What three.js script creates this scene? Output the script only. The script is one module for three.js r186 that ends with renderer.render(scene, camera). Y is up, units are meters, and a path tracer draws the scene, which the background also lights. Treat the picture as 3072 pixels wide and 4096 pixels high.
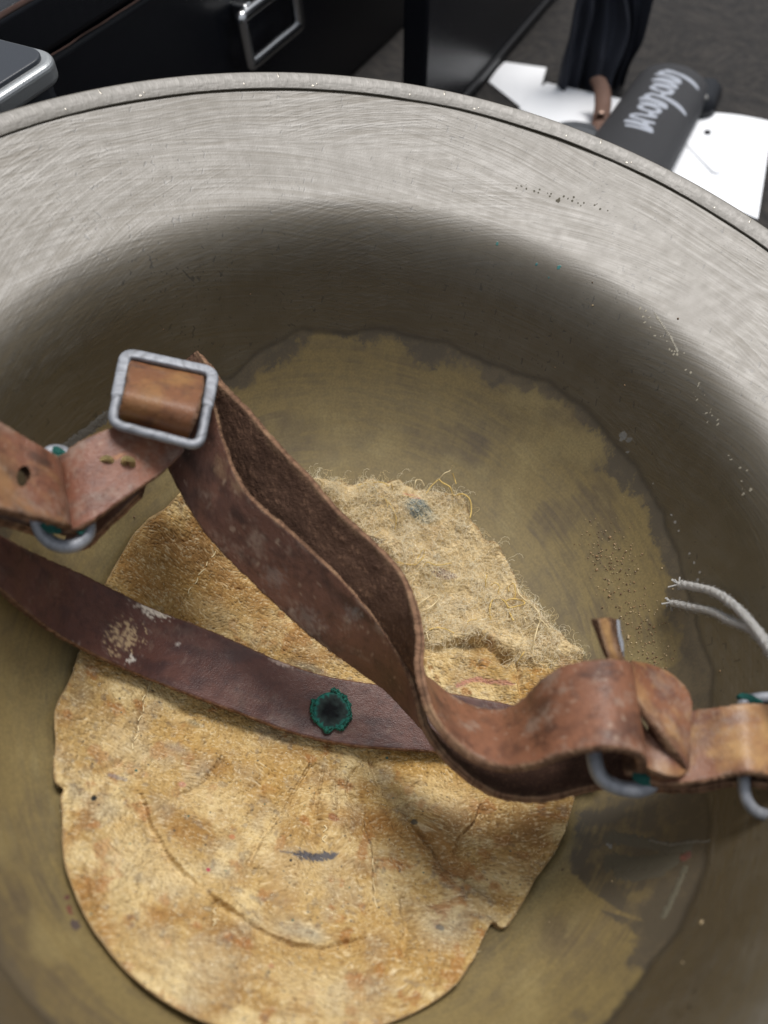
import * as THREE from 'three';
import { mergeGeometries, toCreasedNormals } from 'three/addons/utils/BufferGeometryUtils.js';
import { RoundedBoxGeometry } from 'three/addons/geometries/RoundedBoxGeometry.js';

// ------------------------------------------------------------------ camera, sky, sun, exposure
const V = (x, y, z) => new THREE.Vector3(x, y, z);
const W = 3072, H = 4096, F = 3315;                       // photograph size and focal length in its pixels
const PITCH = 0.9223639;
// the camera as it sees the helmet (helmet frame: rim plane y = 0, metres)
const CH = V(-0.0025724, 0.1229364, 0.1013389), YAW = 0.019974, ROLL = 0.2966437, PHI = 0.0196392;
const fwdH = V(-Math.sin(YAW) * Math.cos(PITCH), -Math.sin(PITCH), -Math.cos(YAW) * Math.cos(PITCH));
const rt0 = V(Math.cos(YAW), 0, -Math.sin(YAW)), up0 = rt0.clone().cross(fwdH);
const rtH = rt0.clone().multiplyScalar(Math.cos(ROLL)).addScaledVector(up0, Math.sin(ROLL));
const upH = rt0.clone().multiplyScalar(-Math.sin(ROLL)).addScaledVector(up0, Math.cos(ROLL));
// the camera in the world: level, looking down; the helmet lies tilted under it
const rtW = V(1, 0, 0), upW = V(0, Math.cos(PITCH), -Math.sin(PITCH)), fwdW = V(0, -Math.sin(PITCH), -Math.cos(PITCH));
const MH = new THREE.Matrix4().makeBasis(rtW, upW, fwdW.clone().negate())
  .multiply(new THREE.Matrix4().makeBasis(rtH, upH, fwdH.clone().negate()).transpose());
const HELMET_Y = 0.1068;                                  // rim centre above the table, so that the dome rests on it
MH.setPosition(0, HELMET_Y, 0);
const CW = CH.clone().applyMatrix4(MH);

const scene = new THREE.Scene();
const camera = new THREE.PerspectiveCamera(2 * Math.atan(H / 2 / F) * 180 / Math.PI, W / H, 0.01, 40);
camera.position.copy(CW);
camera.up.copy(upW);
camera.lookAt(CW.clone().add(fwdW));
camera.focus = 0.24;
camera.userData.fStop = 9.5;
camera.updateMatrixWorld();

const renderer = new THREE.WebGLRenderer({ antialias: true });
renderer.toneMapping = THREE.LinearToneMapping;
renderer.toneMappingExposure = 2.3;
renderer.shadowMap.enabled = true;

{ // overcast sky: brightest overhead, a third of that at the horizon
  const w = 64, h = 64, d = new Float32Array(w * h * 4);
  for (let j = 0; j < h; j++) for (let i = 0; i < w; i++) {
    const el = Math.sin(((j + 0.5) / h - 0.5) * Math.PI), o = (j * w + i) * 4;
    const L = el >= 0 ? (1 + 2 * el) / 3 : 0.12;
    d[o] = 0.34 * L * 0.94; d[o + 1] = 0.34 * L * 0.985; d[o + 2] = 0.34 * L * 1.06; d[o + 3] = 1;
  }
  const sky = new THREE.DataTexture(d, w, h, THREE.RGBAFormat, THREE.FloatType);
  sky.mapping = THREE.EquirectangularReflectionMapping;
  sky.magFilter = THREE.LinearFilter; sky.needsUpdate = true;
  scene.background = sky; scene.environment = sky;
}
const sun = new THREE.DirectionalLight(0xfffaf5, 1.5);
sun.position.set(0.22, 1.0, -0.36);
sun.castShadow = true; sun.shadow.radius = 40; sun.shadow.mapSize.set(2048, 2048);
Object.assign(sun.shadow.camera, { left: -0.6, right: 0.6, top: 0.6, bottom: -0.6, near: 0.1, far: 4 });
sun.shadow.bias = -0.0004;
scene.add(sun, sun.target);

// ------------------------------------------------------------------ helpers: noise, naming, pixels to places
let seed = 12345;
const rnd = () => ((seed = (Math.imul(seed, 1664525) + 1013904223) >>> 0) / 4294967296);
const rr = (a, b) => a + (b - a) * rnd();
const PT = new Uint8Array(512), RT = new Float32Array(256);
{ const p = [...Array(256).keys()]; for (let i = 255; i > 0; i--) { const j = Math.floor(rnd() * (i + 1)); [p[i], p[j]] = [p[j], p[i]]; }
  for (let i = 0; i < 512; i++) PT[i] = p[i & 255]; for (let i = 0; i < 256; i++) RT[i] = rnd() * 2 - 1; }
function vn(x, y, z = 0) {                                // smooth value noise, -1..1
  const xi = Math.floor(x), yi = Math.floor(y), zi = Math.floor(z);
  let fx = x - xi, fy = y - yi, fz = z - zi;
  fx = fx * fx * (3 - 2 * fx); fy = fy * fy * (3 - 2 * fy); fz = fz * fz * (3 - 2 * fz);
  const X = xi & 255, Y = yi & 255, Z = zi & 255, X1 = (X + 1) & 255, Y1 = (Y + 1) & 255, Z1 = (Z + 1) & 255;
  const a = PT[X] , b = PT[X1];
  const aa = PT[a + Y], ab = PT[a + Y1], ba = PT[b + Y], bb = PT[b + Y1];
  const a0 = RT[PT[aa + Z]], b0 = RT[PT[ab + Z]], a1 = RT[PT[aa + Z1]], b1 = RT[PT[ab + Z1]];
  const p = a0 + (RT[PT[ba + Z]] - a0) * fx, q = b0 + (RT[PT[bb + Z]] - b0) * fx, r = a1 + (RT[PT[ba + Z1]] - a1) * fx, s = b1 + (RT[PT[bb + Z1]] - b1) * fx;
  const u = p + (q - p) * fy, w = r + (s - r) * fy;
  return u + (w - u) * fz;
}
function fbm(x, y, z = 0, n = 4) { let s = 0, a = 0.5; for (let i = 0; i < n; i++) { s += a * vn(x, y, z); x = x * 2.03 + 7.1; y = y * 2.03 + 3.7; z = z * 2.03 + 1.3; a *= 0.5; } return s; }
const cl = (x, a = 0, b = 1) => Math.min(b, Math.max(a, x));
const ss = (a, b, x) => { const t = cl((x - a) / (b - a)); return t * t * (3 - 2 * t); };
const mix = (a, b, t) => a + (b - a) * t;
const mixc = (a, b, t) => { a[0] += (b[0] - a[0]) * t; a[1] += (b[1] - a[1]) * t; a[2] += (b[2] - a[2]) * t; };
const toS = (c) => { c = cl(c); return 255 * (c < 0.0031308 ? c * 12.92 : 1.055 * Math.pow(c, 1 / 2.4) - 0.055); };
const LUT = new Uint8ClampedArray(4097); for (let i = 0; i < 4097; i++) LUT[i] = toS(i / 4096);
const s8 = (c) => LUT[(cl(c) * 4096) | 0];
function tex(data, n, m, srgb, repeat) {
  const t = new THREE.DataTexture(data, n, m, THREE.RGBAFormat, THREE.UnsignedByteType);
  t.magFilter = THREE.LinearFilter; t.minFilter = THREE.LinearMipmapLinearFilter; t.generateMipmaps = true;
  if (srgb) t.colorSpace = THREE.SRGBColorSpace;
  if (repeat) t.wrapS = t.wrapT = THREE.RepeatWrapping;
  t.needsUpdate = true; return t;
}
const used = new Map();
const numbered = (n) => { const k = used.get(n) || 0; used.set(n, k + 1); return k ? `${n}_${String(k).padStart(3, '0')}` : n; };
function mesh(name, g, m, parent) { const o = new THREE.Mesh(g, m); o.name = name; o.castShadow = o.receiveShadow = true; if (parent) parent.add(o); return o; }
function thing(name, label, category, group) {
  const o = new THREE.Group(); o.name = numbered(name); o.userData = { label, category }; if (group) o.userData.group = group; scene.add(o); return o;
}
function settle(o) {                                      // put a thing's own origin at its base, parts unmoved
  o.updateMatrixWorld(true);
  const b = new THREE.Box3().setFromObject(o), c = b.getCenter(V(0, 0, 0)); c.y = b.min.y;
  o.position.copy(c); for (const k of o.children) k.position.sub(c); return o;
}
function rayH(px, py) { return fwdH.clone().addScaledVector(rtH, (px - W / 2) / F).addScaledVector(upH, -(py - H / 2) / F).normalize(); }
function rayW(px, py) { return fwdW.clone().addScaledVector(rtW, (px - W / 2) / F).addScaledVector(upW, -(py - H / 2) / F).normalize(); }
const P = (px, py, h) => { const d = rayH(px, py); return CH.clone().addScaledVector(d, (h * 0.001 - CH.y) / d.y); };   // on the level h (mm) of the helmet
const G = (px, py, y) => { const d = rayW(px, py); return CW.clone().addScaledVector(d, (y - CW.y) / d.y); };           // on the world level y (m)
const place = (g) => g.applyMatrix4(MH);                  // helmet frame to world

// ------------------------------------------------------------------ helmet shape (radius in mm along the short axis, depth in mm)
const PROF = [[0, -104], [25, -102.3], [50, -95.5], [68, -83.5], [80, -69], [87.2, -54], [91.5, -40], [94.6, -29], [98.6, -21.6], [104, -17.4], [112, -14.4], [127, -8.4], [143, -1]];
const pr = new THREE.SplineCurve(PROF.map((p) => new THREE.Vector2(p[0], p[1])));
const NT = 1440, RY = new Float32Array(NT + 1), RS = new Float32Array(NT + 1);   // depth and arc length by radius, 0.1 mm steps
{ const q = pr.getPoints(4000); let k = 0;
  for (let i = 0; i <= NT; i++) { const r = i * 0.1; while (k < q.length - 2 && q[k + 1].x < r) k++;
    const t = cl((r - q[k].x) / Math.max(1e-6, q[k + 1].x - q[k].x), 0, 1.5); RY[i] = mix(q[k].y, q[k + 1].y, t);
    RS[i] = i ? RS[i - 1] + Math.hypot(0.1, RY[i] - RY[i - 1]) : 0; } }
const lut = (A, r) => { const x = cl(r * 10, 0, NT - 0.001), i = x | 0; return mix(A[i], A[i + 1], x - i); };
const dA = (r) => 12.5 * Math.min(1, r / 95);
const cP = Math.cos(PHI), sP = Math.sin(PHI);
function polar(x, z) {                                    // helmet-frame metres -> [radius mm, angle]
  const X = (cP * x - sP * z) * 1000, Z = (sP * x + cP * z) * 1000;
  let lo = 0, hi = 200;
  for (let i = 0; i < 26; i++) { const r = (lo + hi) / 2, a = X / r, b = Z / (r + dA(r)); if (a * a + b * b > 1) lo = r; else hi = r; }
  const r = (lo + hi) / 2; return [r, Math.atan2(Z / (r + dA(r)), X / r)];
}
const unpolar = (r, th, y) => { const X = r * Math.cos(th), Z = (r + dA(r)) * Math.sin(th); return V((cP * X + sP * Z) * 0.001, y * 0.001, (-sP * X + cP * Z) * 0.001); };
const bowlY = (x, z) => { const r = polar(x, z)[0]; return r > 143 ? -0.001 : lut(RY, r) * 0.001; };
function hit(px, py, lift = 0) {                          // where the sight line meets the bowl (raised by lift, metres)
  const d = rayH(px, py); let t = 0.06; const q = V(0, 0, 0);
  for (let step = 0.004; step > 2e-5; step *= 0.25) { for (; t < 0.6; t += step) { q.copy(CH).addScaledVector(d, t); if (q.y < bowlY(q.x, q.z) + lift) break; } t -= step; }
  return q.clone();
}
function bowlNormal(x, z) { const e = 0.0008; return V(bowlY(x - e, z) - bowlY(x + e, z), 2 * e, bowlY(x, z - e) - bowlY(x, z + e)).normalize(); }

// ------------------------------------------------------------------ helmet paint
const SM = lut(RS, 143) + 1;                              // texture reaches this far from the pole, mm
const uvOf = (r, th) => { const s = lut(RS, r) / SM * 0.5; return [0.5 + s * Math.cos(th), 0.5 + s * Math.sin(th)]; };
// edge of the brushed coat and of the worn floor, traced and turned into radius by angle
function trace(list) { return list.map(([x, y]) => { const q = hit(x, y); return polar(q.x, q.z); }).map(([r, t]) => [t, r]).sort((a, b) => a[0] - b[0]); }
const coat = trace([[926, 1505], [1018, 1422], [1111, 1367], [1204, 1316], [1296, 1322], [1389, 1325], [1536, 1320], [1675, 1348], [1786, 1371], [1851, 1413], [1953, 1445], [2055, 1487], [2175, 1524], [2258, 1580], [2351, 1644], [2406, 1709], [2462, 1783], [2527, 1857], [2582, 1941], [2629, 2024], [2656, 2048], [2684, 2141], [2712, 2233], [2740, 2326], [2786, 2511], [2832, 2622], [2851, 2690],
  [2800, 3100], [2850, 3330], [2780, 3600], [2680, 3760], [2560, 3930], [2440, 4090], [250, 1790], [423, 1660]]);
const worn = trace([[926, 1560], [1018, 1487], [1111, 1431], [1250, 1367], [1389, 1362], [1536, 1362], [1647, 1385], [1777, 1422], [1925, 1478], [2055, 1533], [2184, 1580], [2258, 1635], [2323, 1691], [2397, 1756], [2425, 1820], [2480, 1885], [2518, 1959], [2582, 2048], [2629, 2141], [2647, 2233], [2666, 2326], [2675, 2418], [2703, 2511], [2740, 2622],
  [2620, 2750], [2480, 3000], [2340, 3250], [2305, 3440], [2345, 3545], [2425, 3646], [2560, 3680], [2600, 3760], [2540, 3900], [2390, 4096], [200, 1900]]);
const ringAt = (list, th, dflt) => {
  for (let i = 0; i < list.length - 1; i++) if (th >= list[i][0] && th <= list[i + 1][0]) {
    const gap = list[i + 1][0] - list[i][0], t = (th - list[i][0]) / gap, v = mix(list[i][1], list[i + 1][1], t);
    return gap > 0.6 ? mix(v, dflt, Math.sin(Math.PI * t)) : v; }
  const a = list[list.length - 1], b = list[0], gap = b[0] + 2 * Math.PI - a[0], t = ((th < a[0] ? th + 2 * Math.PI : th) - a[0]) / gap;
  return mix(mix(a[1], b[1], t), dflt, gap > 0.6 ? Math.sin(Math.PI * t) : 0);
};
const spotsH = [];                                         // small marks on the paint: pixel, size mm, colour, raised
const mark = (px, py, rad, col, up, asp = 1, ang = 0) => { const q = hit(px, py), [r, th] = polar(q.x, q.z), [u, v] = uvOf(r, th); spotsH.push([u, v, rad, col, up, asp, ang]); };
mark(2235, 1070, 0.85, [0.004, 0.12, 0.12], 0.9); mark(2146, 1058, 0.5, [0.004, 0.10, 0.11], 0.9); mark(1988, 975, 0.6, [0.01, 0.11, 0.1], 0.8); mark(2195, 1110, 0.3, [0.01, 0.1, 0.1], 0.6);
mark(2490, 1745, 1.6, [0.16, 0.155, 0.14], 0.3); mark(2515, 1760, 1.5, [0.13, 0.125, 0.11], 0.3, 0.5); mark(2508, 1810, 0.9, [0.15, 0.145, 0.13], 0.3, 0.4);
mark(2232, 803, 0.75, [0.05, 0.04, 0.018], 0.8); for (let i = 0; i < 22; i++) mark(2060 + i * 17 + rr(-14, 14), 742 + i * 4.4 + rr(-12, 12), rr(0.12, 0.4), [0.05, 0.042, 0.02], 0.6);
mark(2085, 745, 0.5, [0.05, 0.042, 0.02], 0.6, 0.35, 0.3);
for (const [x, y] of [[2685, 2060], [2701, 2090], [2714, 2125], [2757, 2215], [2775, 2252], [2798, 2290], [2790, 2320], [2612, 1935], [2780, 2330]]) mark(x, y, rr(0.35, 0.6), [0.2, 0.19, 0.17], 0.2);
mark(2735, 3430, 1.4, [0.16, 0.055, 0.035], 1.2, 0.8, 0.4); mark(2755, 3418, 1.1, [0.13, 0.05, 0.035], 1);
for (const [x, y] of [[2430, 3372], [2540, 3380], [2536, 3368], [2440, 3385], [2650, 3430], [2664, 3450]]) mark(x, y, rr(0.35, 0.7), [0.19, 0.19, 0.18], 0.3);
mark(278, 3640, 1.2, [0.14, 0.045, 0.02], 0.2, 0.7, 0.8); mark(270, 3590, 0.8, [0.1, 0.035, 0.02], 0.2); mark(300, 3700, 1.5, [0.07, 0.045, 0.035], 0.1);
for (let i = 0; i < 46; i++) { const t = rnd(); mark(mix(2560, 3010, t) + rr(-30, 30), mix(1240, 2010, Math.pow(t, 1.25)) + rr(-25, 25), rr(0.15, 0.55), [0.3, 0.27, 0.2], 0.5, rr(0.3, 1), rnd() * 3); }
const smear = (pts, w, col, up) => { for (let i = 0; i + 1 < pts.length; i++) for (let k = 0; k < 14; k++) { const t = k / 14, q = rr(0.75, 1.2); mark(mix(pts[i][0], pts[i + 1][0], t), mix(pts[i][1], pts[i + 1][1], t), w * q, col, up); } };
smear([[2440, 3350], [2520, 3360], [2600, 3375], [2680, 3395], [2760, 3382]], 1.5, [0.088, 0.078, 0.052], 0.35); smear([[2600, 3362], [2680, 3380], [2760, 3368], [2840, 3365]], 0.4, [0.15, 0.142, 0.115], 0.5);
smear([[2450, 3450], [2520, 3460], [2620, 3450], [2700, 3440]], 2.2, [0.085, 0.074, 0.047], 0.35); smear([[2480, 3500], [2560, 3500], [2660, 3480]], 1.6, [0.08, 0.068, 0.043], 0.3);
smear([[2740, 3470], [2700, 3570], [2650, 3670]], 0.9, [0.10, 0.088, 0.054], 0.5);
smear([[235, 1810], [300, 1760], [370, 1710], [430, 1660]], 1.5, [0.115, 0.11, 0.098], 0.25); smear([[2620, 1255], [2680, 1345], [2712, 1410]], 0.3, [0.3, 0.28, 0.22], 0.6);
const NTX = 2048;
const colT = new Uint8Array(NTX * NTX * 4), bmpT = new Uint8Array(NTX * NTX * 4), rghT = new Uint8Array(NTX * NTX * 4);
{
  const RI = new Float32Array(4096); { let k = 0; for (let i = 0; i < 4096; i++) { const s = i / 4095 * SM; while (k < NT && RS[k] < s) k++; RI[i] = k * 0.1; } }
  const NTH = 4096, CO = new Float32Array(NTH), WO = new Float32Array(NTH);
  for (let i = 0; i < NTH; i++) { const th = (i / NTH) * 2 * Math.PI - Math.PI, c = Math.cos(th), s = Math.sin(th);
    CO[i] = ringAt(coat, th, 91) + 0.5 * fbm(c * 14, s * 14, 2, 3); WO[i] = ringAt(worn, th, 90) + 1.2 * fbm(c * 16, s * 16, 9, 3); }
  const px = 2 * SM / NTX;                                 // mm per texel
  for (let j = 0; j < NTX; j++) for (let i = 0; i < NTX; i++) {
    const o = (j * NTX + i) * 4, x = (i + 0.5) * px - SM, y = (j + 0.5) * px - SM, s = Math.hypot(x, y);
    colT[o + 3] = bmpT[o + 3] = rghT[o + 3] = 255;
    if (s > SM) { colT[o] = colT[o + 1] = colT[o + 2] = 80; bmpT[o] = 128; continue; }
    const r = RI[Math.min(4095, (s / SM * 4095) | 0)], th = Math.atan2(y, x), ti = Math.min(NTH - 1, ((th + Math.PI) / (2 * Math.PI) * NTH) | 0);
    const c = x / (s + 1e-6), sn = y / (s + 1e-6);
    const al = Math.atan2(x, -y) * 120;                    // mm round the helmet, seam on the near side
    let brush = 0; for (let k = 0; k < 4; k++) { const t = [-0.16, 0.02, 0.17, 0.34][k], ac = s - t * al + 0.8 * vn(al * 0.05, s * 0.05, k * 7), m = vn(al * 0.022 + k * 31, s * 0.05 + k * 17, 3 + k);
      if (m < -0.15) continue; brush += ss(-0.15, 0.35, m) * (0.45 * vn(al * 0.045, ac * 1.5, k + 1) + 0.45 * vn(al * 0.07, ac * 2.8, k + 9) + 0.3 * vn(al * 0.12, ac * 4.6, k + 19)); }
    const fine = vn(x * 2.2, y * 2.2, 4), gr = fbm(x * 0.35, y * 0.35, 1, 3), big = fbm(x * 0.05, y * 0.05, 6, 3);
    const inCoat = ss(CO[ti] - 0.35, CO[ti] + 0.35, r);
    const wornE = WO[ti] + 3.2 * fbm(x * 0.16, y * 0.16, 3, 4);
    const floor = 1 - ss(wornE - 1.0, wornE + 0.6, r + 0.6 * fine + 0.9 * fbm(x * 0.8, y * 0.8, 63, 3));
    // bare undercoat between the two edges
    const C = [0.074, 0.059, 0.037];
    mixc(C, [0.11, 0.085, 0.048], cl(1.2 * gr + 0.4 * fine + 1.4 * big + 0.15));
    // worn ochre floor, mottled brown
    const wx = x + 4 * vn(x * 0.05, y * 0.05, 41), wy = y + 4 * vn(x * 0.05, y * 0.05, 43); const strk = vn(al * 0.05, s * 1.1 + 0.1 * wx, 7) * 0.6 + vn(al * 0.1 + 0.02 * wy, s * 2.4, 8) * 0.45 + 0.25 * vn(wx * 0.9, wy * 0.2, 18);
    const Fl = [0.20, 0.148, 0.055];
    mixc(Fl, [0.125, 0.094, 0.044], cl(0.2 + 0.9 * big + 0.45 * gr + 0.5 * strk));
    mixc(Fl, [0.078, 0.056, 0.036], cl(2.6 * (fbm(x * 0.06 + 9, y * 0.06, 2, 5) + 0.22 * strk + 0.06 * fine - 0.14)) * 0.5);
    mixc(Fl, [0.27, 0.21, 0.085], cl(2.4 * (fbm(x * 0.08, y * 0.08, 12, 4) + 0.3 * strk - 0.10)) * 0.6);
    const k = 1 + 0.16 * fine; Fl[0] *= k; Fl[1] *= k; Fl[2] *= k;
    mixc(C, Fl, cl(0.25 + 1.6 * fbm(x * 0.3, y * 0.3, 61, 4) + 0.5 * strk) * 0.55 * (1 - ss(CO[ti] - 6, CO[ti] - 2, r)));
    mixc(C, Fl, floor);
    // brushed olive coat, greyed and dusty in streaks
    const Ol = [0.070, 0.053, 0.026];
    mixc(Ol, [0.040, 0.031, 0.017], cl(0.35 + 0.5 * brush));
    mixc(Ol, [0.105, 0.090, 0.064], cl(0.22 * gr + 0.5 * big + 0.35 * brush + 0.16));
    const pit = vn(x * 1.1, y * 1.1, 21) + 0.25 * big; if (pit > 0.80) mixc(Ol, [0.035, 0.028, 0.016], cl((pit - 0.80) * 7));
    mixc(C, Ol, inCoat);
    let hgt = 0.30 * inCoat + (0.10 * brush * inCoat) + 0.045 * strk * floor + 0.03 * fine + 0.03 * gr;
    if (pit > 0.80) hgt -= 0.10 * cl((pit - 0.80) * 7) * inCoat;
    const seam = Math.exp(-Math.pow((r - CO[ti]) / 0.32, 2)); mixc(C, [0.02, 0.016, 0.01], 0.6 * seam);
    colT[o] = s8(C[0]); colT[o + 1] = s8(C[1]); colT[o + 2] = s8(C[2]);
    bmpT[o] = bmpT[o + 1] = bmpT[o + 2] = cl(110 + hgt * 150, 0, 255);
    const rg = mix(0.62, mix(0.52, 0.45, cl(0.5 + 0.6 * brush)) + 0.04 * gr, inCoat);
    rghT[o] = rghT[o + 1] = rghT[o + 2] = cl(rg) * 255;
  }
  for (const [u, v, rad, col, up, asp, ang] of spotsH) {
    const cx = u * NTX, cy = v * NTX, R = rad / px * 1.6 + 2, ca = Math.cos(ang), sa = Math.sin(ang);
    for (let j = Math.floor(cy - R); j <= cy + R; j++) for (let i = Math.floor(cx - R); i <= cx + R; i++) {
      const dx = (i + 0.5 - cx) * px, dy = (j + 0.5 - cy) * px, e = Math.hypot(dx * ca + dy * sa, (dy * ca - dx * sa) / asp) / rad + 0.45 * vn(i * 0.35, j * 0.35, rad * 9);
      const a = 1 - ss(0.75, 1.05, e); if (a <= 0) continue;
      const o = (j * NTX + i) * 4; for (let k = 0; k < 3; k++) { colT[o + k] = mix(colT[o + k], s8(col[k]), a); bmpT[o + k] = cl(bmpT[o + k] + a * up * 60, 0, 255); rghT[o + k] = mix(rghT[o + k], 215, a); }
    }
  }
}
const helmetPaint = new THREE.MeshPhysicalMaterial({ map: tex(colT, NTX, NTX, true), bumpMap: tex(bmpT, NTX, NTX, false), bumpScale: 0.00032, roughnessMap: tex(rghT, NTX, NTX, false), roughness: 1, metalness: 0, specularIntensity: 1, ior: 1.75 });

const helmet = thing('steel_helmet', 'upturned steel helmet with wide grey brim and worn olive bowl', 'helmet');
function surfaceGrid(rFrom, rTo, nR, nTh, off, flip) {     // a ring of the helmet's inner surface, off mm along its normal
  const pos = [], uv = [], idx = [];
  for (let i = 0; i <= nR; i++) { const r = mix(rFrom, rTo, i / nR), y = lut(RY, r), dy = (lut(RY, r + 0.15) - lut(RY, r - 0.15)) / 0.3, l = Math.hypot(1, dy);
    for (let j = 0; j <= nTh; j++) { const th = j / nTh * 2 * Math.PI, q = unpolar(r + off * dy / l, th, y - off / l), t = uvOf(r, th); pos.push(q.x, q.y, q.z); uv.push(t[0], t[1]); } }
  for (let i = 0; i < nR; i++) for (let j = 0; j < nTh; j++) { const a = i * (nTh + 1) + j, b = a + nTh + 1; flip ? idx.push(a, b, a + 1, b, b + 1, a + 1) : idx.push(a, a + 1, b, b, a + 1, b + 1); }
  const g = new THREE.BufferGeometry(); g.setAttribute('position', new THREE.Float32BufferAttribute(pos, 3)); g.setAttribute('uv', new THREE.Float32BufferAttribute(uv, 2)); g.setIndex(idx); g.computeVertexNormals(); return g;
}
mesh('shell', place(mergeGeometries([surfaceGrid(0.02, 142.4, 240, 300, 0, false), surfaceGrid(0.02, 142.4, 90, 160, 1.2, true)])), helmetPaint, helmet);
{ // folded edging strip round the rim, standing a little off the brim at its inner edge
  const sec = [[138.1, 0.30], [138.0, 0.54], [138.2, 0.68], [140, 0.70], [142.4, 0.68], [143.3, 0.36], [143.6, -0.4], [143.3, -1.3], [142.2, -1.8], [139.5, -1.9], [138.4, -1.8], [138.6, -1.5], [142, -0.9], [142.3, 0.0], [140.6, 0.10], [139, 0.20]];
  const n = 420, pos = [], uv = [], idx = [], m = sec.length;
  for (let j = 0; j <= n; j++) { const th = j / n * 2 * Math.PI, c = Math.cos(th), s = Math.sin(th);
    for (let k = 0; k <= m; k++) { const [r, d] = sec[k % m], w = 0.3 * vn(c * 7, s * 7, 3) + 0.06 * vn(c * 40, s * 40, 5), lift = k < 3 || k % m > 14 ? 0.12 * vn(c * 9, s * 9, 8) : 0;
      const q = unpolar(r + (r < 138.6 ? 0.7 * w : 0.2 * w), th, lut(RY, Math.min(r, 142.5)) + d + lift); pos.push(q.x, q.y, q.z); uv.push(th * 0.145, k * 0.0012); } }
  for (let j = 0; j < n; j++) for (let k = 0; k < m; k++) { const a = j * (m + 1) + k, b = a + m + 1; idx.push(a, a + 1, b, b, a + 1, b + 1); }
  const g = new THREE.BufferGeometry(); g.setAttribute('position', new THREE.Float32BufferAttribute(pos, 3)); g.setAttribute('uv', new THREE.Float32BufferAttribute(uv, 2)); g.setIndex(idx); g.computeVertexNormals();
  const N = 512, c1 = new Uint8Array(N * N * 4), b1 = new Uint8Array(N * N * 4), r1 = new Uint8Array(N * N * 4), m1 = new Uint8Array(N * N * 4);
  for (let j = 0; j < N; j++) for (let i = 0; i < N; i++) { const o = (j * N + i) * 4, x = i * 0.1, y = j * 0.1;   // 0.1 mm texels, 51 mm tile
    const a = i / N * 2 * Math.PI, ca = Math.cos(a) * 8.1, sa = Math.sin(a) * 8.1;
    const g1 = fbm(ca * 1.2, sa * 1.2, y * 0.9, 4), ch = fbm(ca * 0.8 + 4, sa * 0.8, y * 0.7, 3), ln = vn(ca * 0.6, sa * 0.6, y * 3);
    const C = [0.075, 0.064, 0.047]; mixc(C, [0.13, 0.12, 0.10], cl(0.35 + g1)); mixc(C, [0.04, 0.033, 0.022], cl(0.5 * ln));
    const chip = ss(0.48, 0.53, ch + 0.12 * g1); mixc(C, [0.36, 0.33, 0.28], 0.6 * chip);
    c1[o] = s8(C[0]); c1[o + 1] = s8(C[1]); c1[o + 2] = s8(C[2]); const hb = 150 + 60 * g1 + 25 * ln - 70 * chip; b1[o] = b1[o + 1] = b1[o + 2] = cl(hb, 0, 255);
    r1[o] = r1[o + 1] = r1[o + 2] = cl(0.45 + 0.1 * g1 - 0.12 * chip) * 255; m1[o] = m1[o + 1] = m1[o + 2] = 70 * chip; c1[o + 3] = b1[o + 3] = r1[o + 3] = m1[o + 3] = 255; }
  const T = [tex(c1, N, N, true, 1), tex(b1, N, N, false, 1), tex(r1, N, N, false, 1), tex(m1, N, N, false, 1)]; for (const t of T) t.repeat.set(1 / 0.0512, 1 / 0.0512);
  mesh('rim_edging', place(g), new THREE.MeshPhysicalMaterial({ map: T[0], bumpMap: T[1], bumpScale: 0.00014, roughnessMap: T[2], roughness: 1, metalnessMap: T[3], metalness: 1, ior: 1.6 }), helmet);
}
settle(helmet);

// ------------------------------------------------------------------ felt pad
const padPx = [[1244, 1923], [1295, 1934], [1425, 1937], [1555, 1945], [1656, 1966], [1765, 1988], [1850, 2017], [1881, 2104], [1906, 2122], [1943, 2168], [1999, 2215], [2027, 2270], [2055, 2326], [2082, 2391], [2129, 2437], [2203, 2529], [2258, 2567], [2323, 2604], [2332, 2640], [2345, 2800], [2340, 2950], [2320, 3080],
  [2291, 3192], [2267, 3276], [2240, 3359], [2193, 3442], [2138, 3516], [2101, 3590], [2054, 3665], [2017, 3706], [1999, 3706], [1971, 3685], [1953, 3702], [1934, 3739], [1897, 3822], [1842, 3905], [1777, 3970], [1675, 4035], [1536, 4092], [1400, 4130], [1250, 4150], [1050, 4140], [833, 4088], [704, 4026], [593, 3952], [491, 3859], [417, 3766], [370, 3702], [315, 3591], [278, 3489], [259, 3396], [255, 3257], [250, 3192], [262, 3160], [231, 3137], [222, 3066], [231, 2974], [231, 2844], [296, 2696], [324, 2613], [370, 2460], [435, 2326], [490, 2233], [546, 2131], [648, 2048], [760, 1960], [900, 1900], [1100, 1900]];
const PADT = 0.0036;
const padH = (px, py) => hit(px, py, PADT);
const padRim = padPx.map(([x, y]) => hit(x, y, PADT * 0.8));
const padC = V(0, 0, 0); for (const q of padRim) padC.add(q); padC.multiplyScalar(1 / padRim.length);
const line = (pts) => pts.map(([x, y]) => { const q = padH(x, y); return [q.x, q.z]; });
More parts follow.
